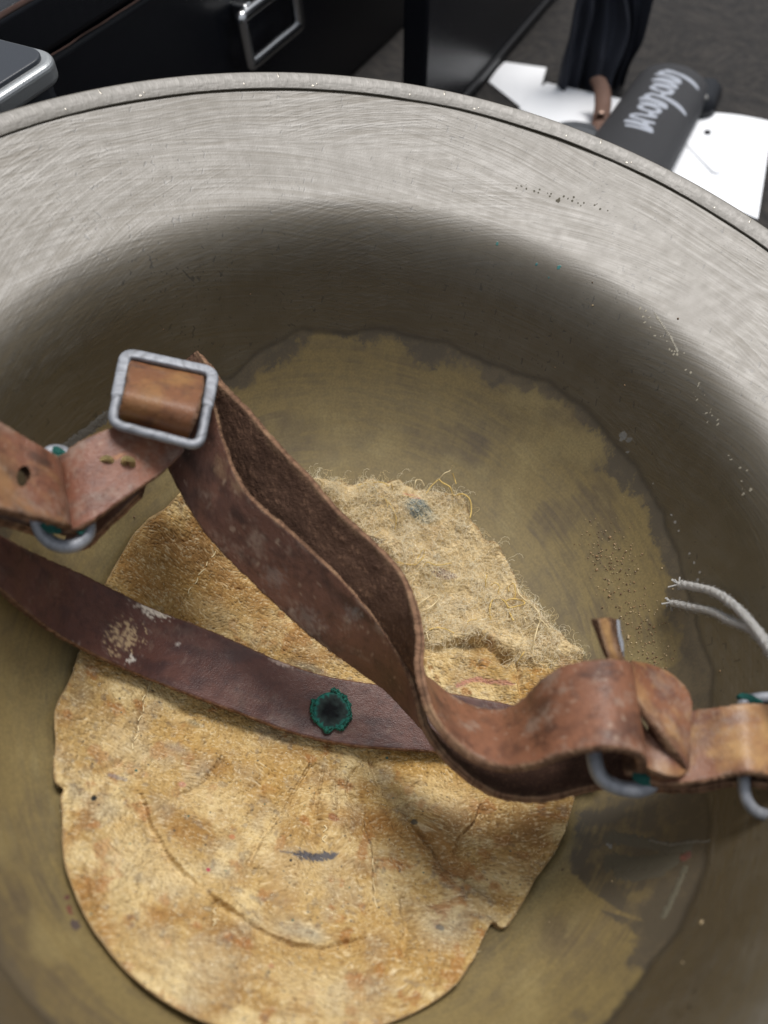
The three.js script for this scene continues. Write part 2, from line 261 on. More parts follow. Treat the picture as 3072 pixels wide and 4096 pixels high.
const creases = [   // [points, half width m, depth m, one-sided step m]
  [[[1531, 3101], [1537, 3179], [1562, 3215], [1616, 3245], [1658, 3312], [1718, 3396], [1779, 3468], [1803, 3486], [1839, 3498], [1875, 3529], [1935, 3571], [2002, 3607], [2044, 3643]], 0.0009, 0.0018, 0.0016],
  [[[1459, 3239], [1465, 3312], [1489, 3372], [1498, 3462], [1501, 3553], [1507, 3643]], 0.0007, 0.0010, 0.0008],
  [[[521, 3033], [561, 3165], [601, 3298], [647, 3377], [687, 3444], [769, 3526], [861, 3600], [954, 3665], [1046, 3729], [1167, 3780], [1296, 3790], [1407, 3766], [1536, 3729]], 0.0007, 0.0006, -0.0013],
  [[[1250, 3040], [1190, 3140], [1130, 3250]], 0.0035, 0.0014, 0.0009], [[[1300, 3040], [1270, 3200], [1250, 3400]], 0.0035, 0.0013, -0.0007], [[[1345, 3030], [1345, 3160], [1350, 3300]], 0.003, 0.0013, 0.0005], [[[900, 3020], [800, 3130], [700, 3190]], 0.004, 0.0014, 0.0007], [[[1600, 3560], [1620, 3700], [1600, 3850]], 0.003, 0.0011, 0.0009], [[[1010, 3720], [980, 3850], [960, 3950]], 0.003, 0.0009, 0.0000],
  [[[1140, 3240], [1111, 3276], [1046, 3359], [1010, 3430], [990, 3480]], 0.0009, 0.0012, -0.0008],
  [[[579, 2169], [639, 2181], [700, 2175], [772, 2157], [840, 2143]], 0.0007, 0.0012, 0.0012],
  [[[870, 2318], [910, 2335], [953, 2350], [990, 2352]], 0.0008, 0.0009, 0.0004],
  [[[2060, 2640], [2072, 2690], [2082, 2816]], 0.0010, 0.0020, 0.0008],
  [[[1814, 3435], [1842, 3350], [1906, 3283], [1930, 3200]], 0.0010, 0.0009, -0.0012],
  [[[861, 3590], [852, 3720], [833, 3776]], 0.0010, 0.0008, 0.0004],
  [[[1430, 3060], [1395, 3110], [1385, 3170], [1420, 3240], [1455, 3290]], 0.0016, 0.0011, 0.0009],
  [[[1480, 3030], [1500, 3080], [1515, 3150]], 0.0012, 0.0012, 0],
  [[[600, 2720], [575, 2820], [556, 2881], [528, 3011]], 0.0007, 0.0008, 0.0004],
  [[[862, 2205], [820, 2265], [784, 2313], [748, 2386], [700, 2440]], 0.0009, 0.0010, -0.0004],
  [[[320, 3085], [400, 3085], [470, 3065], [510, 3025]], 0.0008, 0.0007, 0.0003],
  [[[520, 3040], [620, 3100], [760, 3090]], 0.0009, 0.0006, 0],
  [[[1296, 3790], [1290, 3850], [1270, 3900]], 0.0009, 0.0006, 0],
  [[[450, 3320], [520, 3270], [570, 3265]], 0.0008, 0.0006, 0.0005],
  [[[640, 3240], [690, 3200], [720, 3180]], 0.0006, 0.0005, 0],
  [[[1100, 3080], [1010, 3160], [960, 3230]], 0.0022, 0.0009, 0.0003],
  [[[1700, 2600], [1830, 2575], [1943, 2567], [2010, 2630], [2060, 2650]], 0.0014, 0.0012, -0.0022],
].map(([p, w, d, s]) => [line(p), w, d, s]);
function fromLine(pts, x, z) {                             // distance to a polyline and side of it
  let best = 1e9, side = 0, tt = 0; const n = pts.length - 1;
  for (let i = 0; i < n; i++) { const [ax, az] = pts[i], dx = pts[i + 1][0] - ax, dz = pts[i + 1][1] - az, t = cl(((x - ax) * dx + (z - az) * dz) / (dx * dx + dz * dz)), ex = x - ax - t * dx, ez = z - az - t * dz, d = ex * ex + ez * ez;
    if (d < best) { best = d; side = Math.sign(dx * ez - dz * ex); tt = (i + t) / n; } }
  return [Math.sqrt(best), side, tt];
}
const torn = line([[1200, 1900], [1300, 2000], [1420, 2130], [1560, 2270], [1640, 2380], [1690, 2560], [1720, 2594], [1943, 2567], [2054, 2659], [2314, 2640], [2400, 2600], [2100, 2300], [1900, 1950], [1500, 1850]]);
function inside(poly, x, z) { let c = false; for (let i = 0, j = poly.length - 1; i < poly.length; j = i++) { const [xi, zi] = poly[i], [xj, zj] = poly[j]; if ((zi > z) !== (zj > z) && x < (xj - xi) * (z - zi) / (zj - zi) + xi) c = !c; } return c; }
const tornAt = (x, z) => { const d = fromLine([...torn, torn[0]], x, z)[0]; return inside(torn, x, z) ? ss(-0.001, 0.003, d) : 1 - ss(0, 0.001, d) > 0.5 ? 0.3 : 0; };
function padRelief(x, z) {
  const X = x * 1000, Z = z * 1000;
  let h = 0.0026 * fbm(X * 0.05, Z * 0.05, 3, 3) + 0.0008 * vn(X * 0.17, Z * 0.17, 5) + 0.0004 * vn(X * 0.45, Z * 0.45, 6) + 0.00025 * vn(X * 0.9, Z * 0.9, 5);
  for (const [p, w, d, s] of creases) { const [q, side, t] = fromLine(p, x, z); if (q > 0.014) continue;
    const e = ss(0, 0.12, t) * ss(0, 0.12, 1 - t) * cl(0.75 + 0.55 * vn(X * 0.16, Z * 0.16, 27)), ww = w * (1 + 0.4 * vn(X * 0.5, Z * 0.5, 11)); h += e * (-1.15 * d * Math.exp(-q * q / (ww * ww * 0.35)) + 0.55 * d * Math.exp(-Math.pow((q - 0.0035) / 0.003, 2)) + s * side * 1.25 * Math.exp(-q / 0.006) * ss(0, 0.0006, q)); }
  const f = tornAt(x, z); if (f > 0) h += f * (0.0016 + 0.0018 * vn(X * 0.22, Z * 0.22, 15) + 0.0004 * vn(X * 0.7, Z * 0.7, 16) + 0.0012 * fbm(X * 0.1, Z * 0.1, 17, 2));
  return h;
}
const padTop = (x, z) => bowlY(x, z) + PADT + padRelief(x, z);
const padS = 0.19, padTexUV = (x, z) => [0.5 + (x - padC.x) / padS, 0.5 + (z - padC.z) / padS];
function feltMaterial() {
  const N = 1150, c = new Uint8Array(N * N * 4), b = new Uint8Array(N * N * 4);
  const g = (px, py, rx, ry, col, a, rag = 0.5) => { const q = padH(px, py), e = padH(px + 30, py), k = e.distanceTo(q) / 30; return [q.x, q.z, rx * k, ry * k, col, a, rag]; };
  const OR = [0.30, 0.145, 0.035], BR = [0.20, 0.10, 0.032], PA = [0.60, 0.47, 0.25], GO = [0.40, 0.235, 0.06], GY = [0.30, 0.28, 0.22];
  const st = [g(1560, 3310, 380, 75, OR, 0.9), g(1900, 3290, 260, 110, BR, 0.8), g(2100, 3330, 190, 170, BR, 0.55), g(1700, 3060, 300, 90, GO, 0.8), g(1750, 3180, 170, 80, PA, 0.5), g(300, 3330, 30, 220, OR, 0.75), g(330, 3560, 40, 120, OR, 0.6), g(420, 3720, 60, 60, OR, 0.7), g(620, 3660, 70, 45, OR, 0.75), g(1090, 3930, 45, 30, OR, 0.6), g(1440, 3985, 55, 30, OR, 0.8), g(1060, 3815, 60, 30, GO, 0.6), g(700, 3330, 40, 25, OR, 0.4), g(1100, 3170, 180, 60, GO, 0.5), g(1000, 3060, 500, 45, GO, 0.55),  // BR patches below the curled strap: stain mixed with painted-in strap shadow
    g(800, 2320, 420, 240, GO, 0.9), g(760, 2200, 250, 110, BR, 0.85), g(600, 2250, 220, 130, [0.24, 0.125, 0.035], 0.75), g(900, 2250, 200, 160, [0.24, 0.125, 0.035], 0.75), g(700, 2420, 240, 70, [0.30, 0.17, 0.05], 0.6), g(2050, 3450, 160, 90, [0.29, 0.165, 0.05], 0.6), g(1750, 3420, 200, 60, [0.32, 0.18, 0.06], 0.5), g(560, 2330, 130, 70, OR, 0.6), g(1000, 2400, 220, 130, BR, 0.5), g(1250, 2600, 200, 70, BR, 0.55), g(900, 2480, 200, 60, PA, 0.3), g(700, 3500, 200, 110, PA, 0.7), g(520, 3380, 120, 110, PA, 0.7), g(850, 3200, 160, 80, PA, 0.6), g(1200, 3500, 220, 140, PA, 0.45), g(700, 3850, 240, 120, PA, 0.5), g(1250, 3950, 320, 90, PA, 0.5), g(500, 2990, 170, 110, PA, 0.5), g(1680, 3800, 260, 160, GO, 0.4), g(1750, 3700, 120, 90, GY, 0.5), g(1170, 3720, 140, 70, GY, 0.55), g(1250, 3740, 60, 40, [0.3, 0.32, 0.28], 0.4), g(850, 3480, 90, 40, GY, 0.5), g(430, 3240, 60, 50, GY, 0.4), g(700, 2985, 60, 25, GY, 0.5), g(780, 2890, 40, 18, [0.14, 0.17, 0.14], 0.5), g(330, 2790, 40, 60, [0.09, 0.08, 0.075], 0.5), g(2000, 2720, 300, 90, GO, 0.5), g(1260, 2680, 130, 25, [0.1, 0.12, 0.1], 0.6)];  // brown in the gap between diagonal and pad straps includes painted strap shadow
  const dots = [g(376, 3195, 9, 12, [0.012, 0.014, 0.012], 1, 0.1), g(1160, 3450, 6, 6, [0.02, 0.02, 0.02], 1, 0.1), g(833, 3480, 8, 8, [0.4, 0.03, 0.07], 0.9, 0.2), g(730, 3140, 16, 12, [0.45, 0.2, 0.16], 0.6), g(1330, 3280, 24, 16, [0.22, 0.07, 0.03], 0.7), g(1660, 3282, 14, 12, [0.05, 0.055, 0.05], 0.8), g(928, 3350, 14, 12, [0.4, 0.14, 0.06], 0.7), g(1760, 3710, 20, 14, [0.07, 0.08, 0.085], 0.7), g(1085, 3865, 12, 10, [0.3, 0.12, 0.06], 0.6), g(545, 3085, 6, 5, [0.02, 0.12, 0.1], 0.9, 0.1), g(1548, 3032, 6, 6, [0.02, 0.1, 0.1], 0.9, 0.1), g(1660, 2055, 60, 34, [0.17, 0.22, 0.23], 0.85), g(1700, 2075, 40, 30, [0.16, 0.2, 0.2], 0.8), g(1640, 2010, 40, 12, [0.42, 0.15, 0.1], 0.7), g(1770, 2300, 60, 20, [0.17, 0.1, 0.12], 0.7), g(1490, 2025, 30, 14, [0.12, 0.08, 0.04], 0.7), g(1500, 2170, 40, 16, [0.05, 0.035, 0.03], 0.7)];
  for (let i = 0; i < 150; i++) dots.push(g(rr(260, 2200), rr(2750, 4080), rr(2, 5.5), rr(2, 5.5), i % 7 ? [0.045, 0.045, 0.035] : [0.02, 0.1, 0.085], 0.85, 0.2));
  const strokes = [[line([[1120, 3415], [1170, 3420]]), 0.0003, [0.05, 0.055, 0.075], 0.6], [line([[1190, 3425], [1260, 3430], [1330, 3425]]), 0.0011, [0.045, 0.052, 0.078], 0.9],
    [line([[1832, 2742], [1870, 2722], [1906, 2715], [1980, 2728], [2036, 2748]]), 0.0008, [0.34, 0.085, 0.10], 0.55], [line([[440, 3105], [470, 3115], [500, 3122]]), 0.0006, [0.14, 0.15, 0.2], 0.5]];
  const Q = 230, tm = new Float32Array(Q * Q); for (let j = 0; j < Q; j++) for (let i = 0; i < Q; i++) tm[j * Q + i] = tornAt((i / (Q - 1) - 0.5) * padS + padC.x, (j / (Q - 1) - 0.5) * padS + padC.z);
  const box = strokes.map(([p, w]) => [Math.min(...p.map((q) => q[0])) - 2 * w, Math.max(...p.map((q) => q[0])) + 2 * w, Math.min(...p.map((q) => q[1])) - 2 * w, Math.max(...p.map((q) => q[1])) + 2 * w]);
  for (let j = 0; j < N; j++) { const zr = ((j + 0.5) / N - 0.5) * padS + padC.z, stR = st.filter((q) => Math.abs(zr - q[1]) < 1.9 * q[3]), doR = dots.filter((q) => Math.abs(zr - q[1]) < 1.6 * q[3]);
  for (let i = 0; i < N; i++) {
    const o = (j * N + i) * 4, x = ((i + 0.5) / N - 0.5) * padS + padC.x, z = zr; c[o + 3] = b[o + 3] = 255; if (Math.hypot(x - padC.x, z - padC.z) > 0.094) continue;
    const X = x * 1000, Z = z * 1000;
    const wx = X + 2.5 * vn(X * 0.11, Z * 0.11, 1) , wz = Z + 2.5 * vn(X * 0.11, Z * 0.11, 2) + 0.1 * X;
    const fib = 0.40 * vn(wx * 0.8, wz * 2.6, 1) + 0.40 * vn(wx * 1.6, wz * 4.2, 2) + 0.42 * vn(wx * 2.6, wz * 2.9, 3), cl1 = fbm(X * 0.16, Z * 0.16, 5, 4), cl2 = fbm(X * 0.05, Z * 0.05, 9, 3);
    const C = [0.42, 0.275, 0.10];
    mixc(C, [0.29, 0.155, 0.042], cl(0.12 + 2.3 * cl1 + 1.2 * cl2) * 0.85);
    mixc(C, [0.58, 0.44, 0.215], cl(0.02 + 2.2 * fbm(X * 0.13 + 5, Z * 0.2, 15, 4)));
    mixc(C, [0.29, 0.245, 0.18], cl(2.2 * fbm(X * 0.17, Z * 0.17, 25, 4) - 0.22) * 0.5);
    mixc(C, [0.30, 0.12, 0.03], cl(5 * (fbm(X * 0.24 + 3, Z * 0.24, 35, 4) - 0.23)) * 0.7); mixc(C, [0.16, 0.13, 0.10], cl(6 * (fbm(X * 0.5, Z * 0.5, 55, 3) - 0.30)) * 0.5);
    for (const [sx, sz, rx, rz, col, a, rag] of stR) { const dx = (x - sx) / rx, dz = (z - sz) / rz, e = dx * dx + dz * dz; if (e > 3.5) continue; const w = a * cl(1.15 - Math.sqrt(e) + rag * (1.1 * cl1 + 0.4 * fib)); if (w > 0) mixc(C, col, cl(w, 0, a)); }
    const tn = tm[Math.round((j + 0.5) / N * (Q - 1)) * Q + Math.round((i + 0.5) / N * (Q - 1))]; if (tn > 0) { mixc(C, [0.64, 0.51, 0.29], 0.7 * tn); mixc(C, [0.36, 0.27, 0.15], cl(0.1 + 0.8 * cl1 + 0.4 * fib) * tn); }
    mixc(C, [0.19, 0.105, 0.034], cl(0.85 * fib - 0.06)); mixc(C, [0.74, 0.62, 0.40], cl(-0.85 * fib - 0.10));
    for (const [sx, sz, rx, rz, col, a, rag] of doR) { const dx = (x - sx) / rx, dz = (z - sz) / rz; if (Math.abs(dx) > 1.6 || Math.abs(dz) > 1.6) continue; const e = Math.hypot(dx, dz) + rag * (0.5 * cl1 + 0.5 * fib); mixc(C, col, a * (1 - ss(0.7, 1.1, e))); }
    for (let k = 0; k < strokes.length; k++) { const [p, w, col, a] = strokes[k], B = box[k]; if (x < B[0] || x > B[1] || z < B[2] || z > B[3]) continue; const q = fromLine(p, x, z)[0]; if (q < w * 2) mixc(C, col, a * (1 - ss(w * 0.5, w * 1.3, q + w * 0.9 * fib))); }
    c[o] = s8(C[0]); c[o + 1] = s8(C[1]); c[o + 2] = s8(C[2]); b[o] = b[o + 1] = b[o + 2] = cl(128 + 70 * fib + 50 * vn(X * 2.1, Z * 2.1, 8), 0, 255);
  } }
  return new THREE.MeshPhysicalMaterial({ map: tex(c, N, N, true), bumpMap: tex(b, N, N, false), bumpScale: 0.0008, roughness: 0.95, sheen: 0.1, sheenRoughness: 0.8, sheenColor: new THREE.Color(0.5, 0.42, 0.3) });
}
const felt = feltMaterial();
const pad = thing('felt_pad', 'stained yellow felt crown pad with torn fluffy side lying in helmet bowl', 'pad');
const padEdge = (() => { const n = 760, curve = new THREE.CatmullRomCurve3(padRim, true, 'centripetal'); return curve.getSpacedPoints(n).slice(0, n); })();
{
  const n = padEdge.length, m = 215, pos = [], uv = [], idx = [];
  pos.push(padC.x, padTop(padC.x, padC.z), padC.z); uv.push(0.5, 0.5);
  for (let k = 1; k <= m; k++) for (let j = 0; j < n; j++) { const e = padEdge[j], t = k / m, jig = k === m ? 1 + 0.004 * vn(j * 0.9, 3) : 1, x = mix(padC.x, e.x, t * jig), z = mix(padC.z, e.z, t * jig), fade = k > m - 4 ? (k - m + 4) * 0.00018 : 0, q = padTexUV(x, z); pos.push(x, padTop(x, z) - fade, z); uv.push(q[0], q[1]); }
  const skirt = [[1.005, -0.0009], [1.006, -0.0018], [1.004, -0.0027], [0.998, -0.0034]];
  for (const [f, d] of skirt) for (let j = 0; j < n; j++) { const e = padEdge[j], x = mix(padC.x, e.x, f), z = mix(padC.z, e.z, f), q = padTexUV(x, z); pos.push(x, Math.max(bowlY(x, z) + 0.0001, padTop(x, z) + d), z); uv.push(q[0] + 0.002 * d * 1000, q[1]); }
  for (let j = 0; j < n; j++) idx.push(0, 1 + (j + 1) % n, 1 + j);
  const side = []; for (let k = 0; k < m - 1 + skirt.length; k++) for (let j = 0; j < n; j++) { const a = 1 + k * n + j, b = 1 + k * n + (j + 1) % n, c = a + n, d = b + n; (k < m - 1 ? idx : side).push(a, b, c, b, d, c); }
  { const off = 1 + (m - 1) * n, sp = [], su = [], sc = []; for (let k = 0; k <= skirt.length; k++) for (let j = 0; j < n; j++) { const o = off + k * n + j; sp.push(pos[o * 3], pos[o * 3 + 1], pos[o * 3 + 2]); su.push(j * 0.0009, k * 0.001); const t = 0.5 + 0.5 * vn(j * 0.35, k * 1.7, 4), q = 0.5 + 0.5 * vn(j * 0.05, k * 0.5, 8); sc.push(mix(0.20, 0.38, t) * mix(0.75, 1.2, q), mix(0.125, 0.26, t) * mix(0.75, 1.2, q), mix(0.055, 0.12, t) * mix(0.75, 1.2, q)); }
    const eg = new THREE.BufferGeometry(); eg.setAttribute('position', new THREE.Float32BufferAttribute(sp, 3)); eg.setAttribute('uv', new THREE.Float32BufferAttribute(su, 2)); eg.setAttribute('color', new THREE.Float32BufferAttribute(sc, 3)); eg.setIndex(side.map((v) => v - off)); eg.computeVertexNormals(); mesh('cut_edge', place(eg), new THREE.MeshStandardMaterial({ vertexColors: true, roughness: 0.95 }), pad); }
  const g = new THREE.BufferGeometry(); g.setAttribute('position', new THREE.Float32BufferAttribute(pos, 3)); g.setAttribute('uv', new THREE.Float32BufferAttribute(uv, 2)); g.setIndex(idx); g.computeVertexNormals();
  mesh('felt_disc', place(g), felt, pad);
}
function tube(pts, rad, seg, rs = 6, closed = false) { return new THREE.TubeGeometry(new THREE.CatmullRomCurve3(pts, closed, 'centripetal'), seg, rad, rs, closed); }
const threadMat = new THREE.MeshStandardMaterial({ color: new THREE.Color(0.62, 0.44, 0.14), roughness: 0.85 });
const paleThread = new THREE.MeshStandardMaterial({ color: new THREE.Color(0.68, 0.56, 0.33), roughness: 0.9 });
const zz = (o) => ([x, y]) => [1150 + x / 1.3825, 1800 + y / 1.3825];
const threads = [
  [[1350, 1118], [1355, 1060], [1372, 1000], [1388, 945], [1365, 900], [1320, 850], [1270, 815], [1262, 780]],
  [[1240, 960], [1222, 910], [1195, 860], [1160, 832], [1125, 845], [1110, 890], [1118, 950]],
  [[1195, 862], [1215, 885], [1255, 878], [1300, 868], [1290, 842], [1230, 840], [1200, 850]],
  [[740, 905], [770, 895], [810, 860], [828, 835], [812, 818], [780, 822], [745, 850], [720, 870]],
  [[700, 640], [720, 600], [745, 565], [752, 590], [735, 620], [700, 650], [640, 640], [600, 638]],
  [[915, 1030], [870, 1005], [820, 995], [775, 1010]], [[1060, 1030], [1000, 1035], [930, 1025]],
  [[1040, 950], [1000, 955], [985, 972], [1000, 988], [1045, 985], [1075, 975]],
  [[1000, 395], [1010, 350], [1000, 290], [960, 262], [915, 262], [890, 225], [850, 195], [830, 178]], [[830, 178], [860, 150], [895, 125], [905, 100]], [[830, 178], [790, 215], [760, 260]], [[905, 150], [920, 175], [925, 205]],
  [[695, 240], [700, 200], [712, 175], [735, 190], [750, 215]], [[550, 295], [575, 340], [595, 395], [590, 450]], [[470, 215], [510, 265], [540, 295], [548, 330]],
  [[820, 570], [860, 580], [890, 595]], [[1120, 760], [1140, 752], [1162, 770], [1158, 800]], [[1215, 800], [1218, 765], [1240, 755], [1252, 800], [1248, 835]], [[1310, 970], [1300, 945], [1335, 935], [1385, 955], [1440, 1000]], [[1090, 770], [1088, 730], [1095, 705]], [[570, 205], [590, 250], [640, 275], [720, 275]], [[760, 1020], [770, 1060], [775, 1075]], [[1265, 1185], [1285, 1150], [1300, 1130]], [[380, 215], [440, 195], [520, 200], [560, 215]], [[430, 330], [450, 290], [500, 285], [550, 285]], [[740, 680], [760, 640], [820, 650], [900, 640]]];
threads.forEach((t, i) => {
  const pts = t.map((q, k) => { const [x, y] = zz()(q), s = padH(x, y), lift = 0.0009 + 0.0011 * Math.abs(Math.sin(k * 1.9 + i)); s.y = Math.max(s.y, bowlY(s.x, s.z) + (s.y - bowlY(s.x, s.z))) + lift; return CH.clone().lerp(s, 1 - lift / 0.25); });
  mesh('loose_thread', place(tube(pts, i < 4 || i === 8 ? 0.00024 : 0.00016, 40, 5)), i % 3 ? threadMat : paleThread, pad);
});
{ // stitches along two seams
  for (const [a, b, n] of [[[862, 2205], [748, 2386], 5], [[593, 2740], [528, 3011], 7], [[1290, 3380], [1300, 3300], 2], [[861, 3620], [855, 3720], 2], [[1505, 3640], [1490, 3420], 3]]) for (let i = 0; i < n; i++) {
    const t0 = (i + 0.15) / n, t1 = (i + 0.75) / n, q = (t) => { const s = padH(mix(a[0], b[0], t) + 6 * Math.sin(t * 20), mix(a[1], b[1], t)); s.y = padTop(s.x, s.z) + 0.00025; return s; };
    mesh('stitch', place(tube([q(t0), q((t0 + t1) / 2), q(t1)], 0.00018, 8, 5)), paleThread, pad); } }
function hairGeometry(len, curl, rad, s) { const pts = []; let a = s, x = 0, z = 0, y = 0; for (let i = 0; i < 7; i++) { pts.push(V(x, y, z)); a += curl * (0.5 + Math.sin(i * 1.7 + s)); x += Math.cos(a) * len / 6; z += Math.sin(a) * len / 6; y += len / 6 * (0.35 - 0.12 * i); } return tube(pts, rad, 8, 3); }
function fuzz(name, parent, mats, count, sampler, lens, rad) {
  mats.forEach((mt, v) => { const im = new THREE.InstancedMesh(hairGeometry(1, 0.8 + 0.5 * v, rad, v * 2.1), mt, count); im.name = name; im.castShadow = im.receiveShadow = true; im.userData.kind = 'stuff';
    const m = new THREE.Matrix4(), q = new THREE.Quaternion(), e = new THREE.Euler();
    for (let i = 0; i < count; i++) { const [p, n] = sampler(); const l = rr(lens[0], lens[1]); q.setFromUnitVectors(V(0, 1, 0), n).multiply(new THREE.Quaternion().setFromEuler(e.set(rr(-0.4, 0.4), rr(0, 6.3), rr(-0.4, 0.4)))); m.compose(p, q, V(l, l, l)); im.setMatrixAt(i, MH.clone().multiply(m)); }
    parent.add(im); });
}
const woolMats = [[0.90, 0.80, 0.56], [0.86, 0.68, 0.36], [0.93, 0.86, 0.66], [0.86, 0.76, 0.54]].map((c) => new THREE.MeshPhysicalMaterial({ color: new THREE.Color(...c), roughness: 0.95, }));
{ const bb = torn.reduce((a, [x, z]) => [Math.min(a[0], x), Math.max(a[1], x), Math.min(a[2], z), Math.max(a[3], z)], [9, -9, 9, -9]), rim2 = padEdge.map((q) => [q.x, q.z]);
  fuzz('wool_fluff', pad, woolMats, 1300, () => { for (;;) { const x = rr(bb[0], bb[1]), z = rr(bb[2], bb[3]); if (!inside(torn, x, z) || !inside(rim2, x, z)) continue; if (rnd() > 0.35 + 0.9 * (0.5 + vn(x * 260, z * 260, 2))) continue; return [V(x, padTop(x, z) + rr(-0.0003, 0.0004) + 0.0018 * Math.max(0, vn(x * 260, z * 260, 2)) * rnd(), z), bowlNormal(x, z)]; } }, [0.0025, 0.008], 0.0055);
  fuzz('felt_fuzz', pad, woolMats.slice(0, 2), 420, () => { const j = Math.floor(rnd() * padEdge.length), e = padEdge[j], t = rr(0.985, 1.003), x = mix(padC.x, e.x, t), z = mix(padC.z, e.z, t); return [V(x, padTop(x, z) - rr(0, 0.0018), z), V(e.x - padC.x, 0.02, e.z - padC.z).normalize()]; }, [0.0006, 0.0016], 0.022);
  fuzz('felt_nap', pad, woolMats.slice(0, 3), 1300, () => { const j = Math.floor(rnd() * padEdge.length), e = padEdge[j], t = Math.sqrt(rnd()), x = mix(padC.x, e.x, t), z = mix(padC.z, e.z, t); return [V(x, padTop(x, z) - 0.0001, z), bowlNormal(x, z)]; }, [0.0008, 0.0020], 0.014);
}
settle(pad);
// ------------------------------------------------------------------ leather
function grainTex(kind) {
  const N = 512, b = new Uint8Array(N * N * 4);
  for (let j = 0; j < N; j++) for (let i = 0; i < N; i++) { const o = (j * N + i) * 4, x = i / N * 16, y = j / N * 16;   // 16 mm tile, blended at the seams
    const f = (X, Y) => kind ? 0.6 * vn(X * 2.6, Y * 2.6, 3) + 0.6 * vn(X * 5.5, Y * 5.5, 4) + 0.3 * vn(X * 10, Y * 10, 6) : 0.5 * Math.abs(vn(X * 1.6, Y * 1.6, 1)) + 0.5 * vn(X * 4.5, Y * 4.5, 2) + 0.3 * vn(X * 9, Y * 9, 5);
    const u = i / N, v = j / N, w = f(x, y) * (1 - u) * (1 - v) + f(x - 16, y) * u * (1 - v) + f(x, y - 16) * (1 - u) * v + f(x - 16, y - 16) * u * v;
    b[o] = b[o + 1] = b[o + 2] = cl(128 + 110 * w, 0, 255); b[o + 3] = 255; }
  const t = tex(b, N, N, false, 1); t.repeat.set(1 / 0.016, 1 / 0.016); return t;
}
const gSmooth = grainTex(0), gRough = grainTex(1);
const leather = new THREE.MeshPhysicalMaterial({ vertexColors: true, roughness: 0.42, bumpMap: gSmooth, bumpScale: 0.00016, ior: 1.5, specularIntensity: 0.7 });
const suede = new THREE.MeshPhysicalMaterial({ vertexColors: true, roughness: 0.9, bumpMap: gRough, bumpScale: 0.0004, specularIntensity: 0.4 });
// leather colours by place on the strap: a = metres along, b = metres across, side 0 grain, 1 flesh, 2 cut edge
function hide(base, o = {}) {
  const { id = 0, light = [0.33, 0.19, 0.105], dark = [0.055, 0.026, 0.018], film = 0.35, wear = 0.5, marks = [], flesh = [0.105, 0.058, 0.034], wornEdge = 0.5 } = o;
  return (a, b, side, wd) => {
    const A = a * 1000, B = b * 1000;
    if (side === 2) { const C = [0.23, 0.13, 0.078]; mixc(C, [0.11, 0.06, 0.037], cl(0.4 + 0.7 * vn(A * 1.7, B * 2, id + 50))); mixc(C, [0.30, 0.19, 0.11], cl(0.9 * vn(A * 0.5, B, id + 57) - 0.15)); return C; }
    if (side === 1) { const C = flesh.slice(); mixc(C, [flesh[0] * 0.45, flesh[1] * 0.42, flesh[2] * 0.42], cl(0.35 + 0.7 * fbm(A * 0.22, B * 0.22, id + 60, 3))); mixc(C, [flesh[0] * 2.3, flesh[1] * 2.4, flesh[2] * 2.3], cl(1.8 * (vn(A * 3.1, B * 3.1, id + 63) + 0.4 * vn(A * 0.5, B * 0.5, id + 64) - 0.42)) * 0.6);
      const ed = Math.min(b, wd - b) * 1000; mixc(C, [0.24, 0.155, 0.09], cl(0.9 - ed * 0.5 + 0.9 * fbm(A * 0.5, B * 0.5, id + 66, 3)) * 0.55 * wornEdge); return C; }
    const C = base.slice();
    mixc(C, light, cl(1.5 * fbm(A * 0.42, B * 0.5, id + 5, 3) - 0.05) * 0.55 * wear); mixc(C, dark, cl(1.8 * fbm(A * 0.55, B * 0.6, id + 7, 3) - 0.16) * 0.7);
    mixc(C, light, cl(0.12 + 1.9 * fbm(A * 0.10, B * 0.16, id + 3, 4)) * wear);
    mixc(C, dark, cl(2.2 * fbm(A * 0.16, B * 0.28, id + 9, 4) - 0.10) * 0.75);
    mixc(C, [C[0] * 1.35, C[1] * 1.3, C[2] * 1.25], cl(0.9 * vn(A * 2.6, B * 2.6, id + 13)) * 0.5);
    const ck = 1 - Math.abs(vn(A * 0.75 + 0.6 * vn(A * 0.4, B * 0.4, id), B * 0.3, id + 81)); if (ck > 0.9) mixc(C, [C[0] * 0.45, C[1] * 0.42, C[2] * 0.42], (ck - 0.9) * 10 * cl(0.5 + vn(A * 0.12, B * 0.12, id + 83)) * 0.6);
    const fl = fbm(A * 0.13, B * 0.2, id + 30, 4) + 0.25 * vn(A * 1.5, B * 1.5, id + 31); mixc(C, [0.29, 0.225, 0.175], cl(2.4 * (fl - 0.2)) * film);
    const sp = vn(A * 1.1, B * 1.1, id + 40); if (sp > 0.8) mixc(C, [0.36, 0.27, 0.2], cl((sp - 0.8) * 8) * film);
    if (sp < -0.88) mixc(C, [0.02, 0.012, 0.01], cl((-sp - 0.88) * 5));
    const ed = Math.min(b, wd - b) * 1000; mixc(C, [0.07, 0.04, 0.03], cl(0.75 - ed * 1.0 + 0.4 * vn(A * 0.6, B, id + 44)) * 0.6); mixc(C, [0.31, 0.225, 0.16], cl(0.35 - ed * 0.8 + 1.3 * fbm(A * 0.3, B * 0.3, id + 46, 3)) * wornEdge);
    for (const [ma, mb, ra, rb, col, w, rag] of marks) { const e = Math.hypot((a - ma) / ra, (b - mb) / rb); if (e < 1.8) mixc(C, col, w * cl(1.5 - 1.3 * e + rag * (vn(A * 1.6, B * 1.6, id + 70) + 0.6 * vn(A * 3.4, B * 3.4, id + 71)))); }
    return C;
  };
}
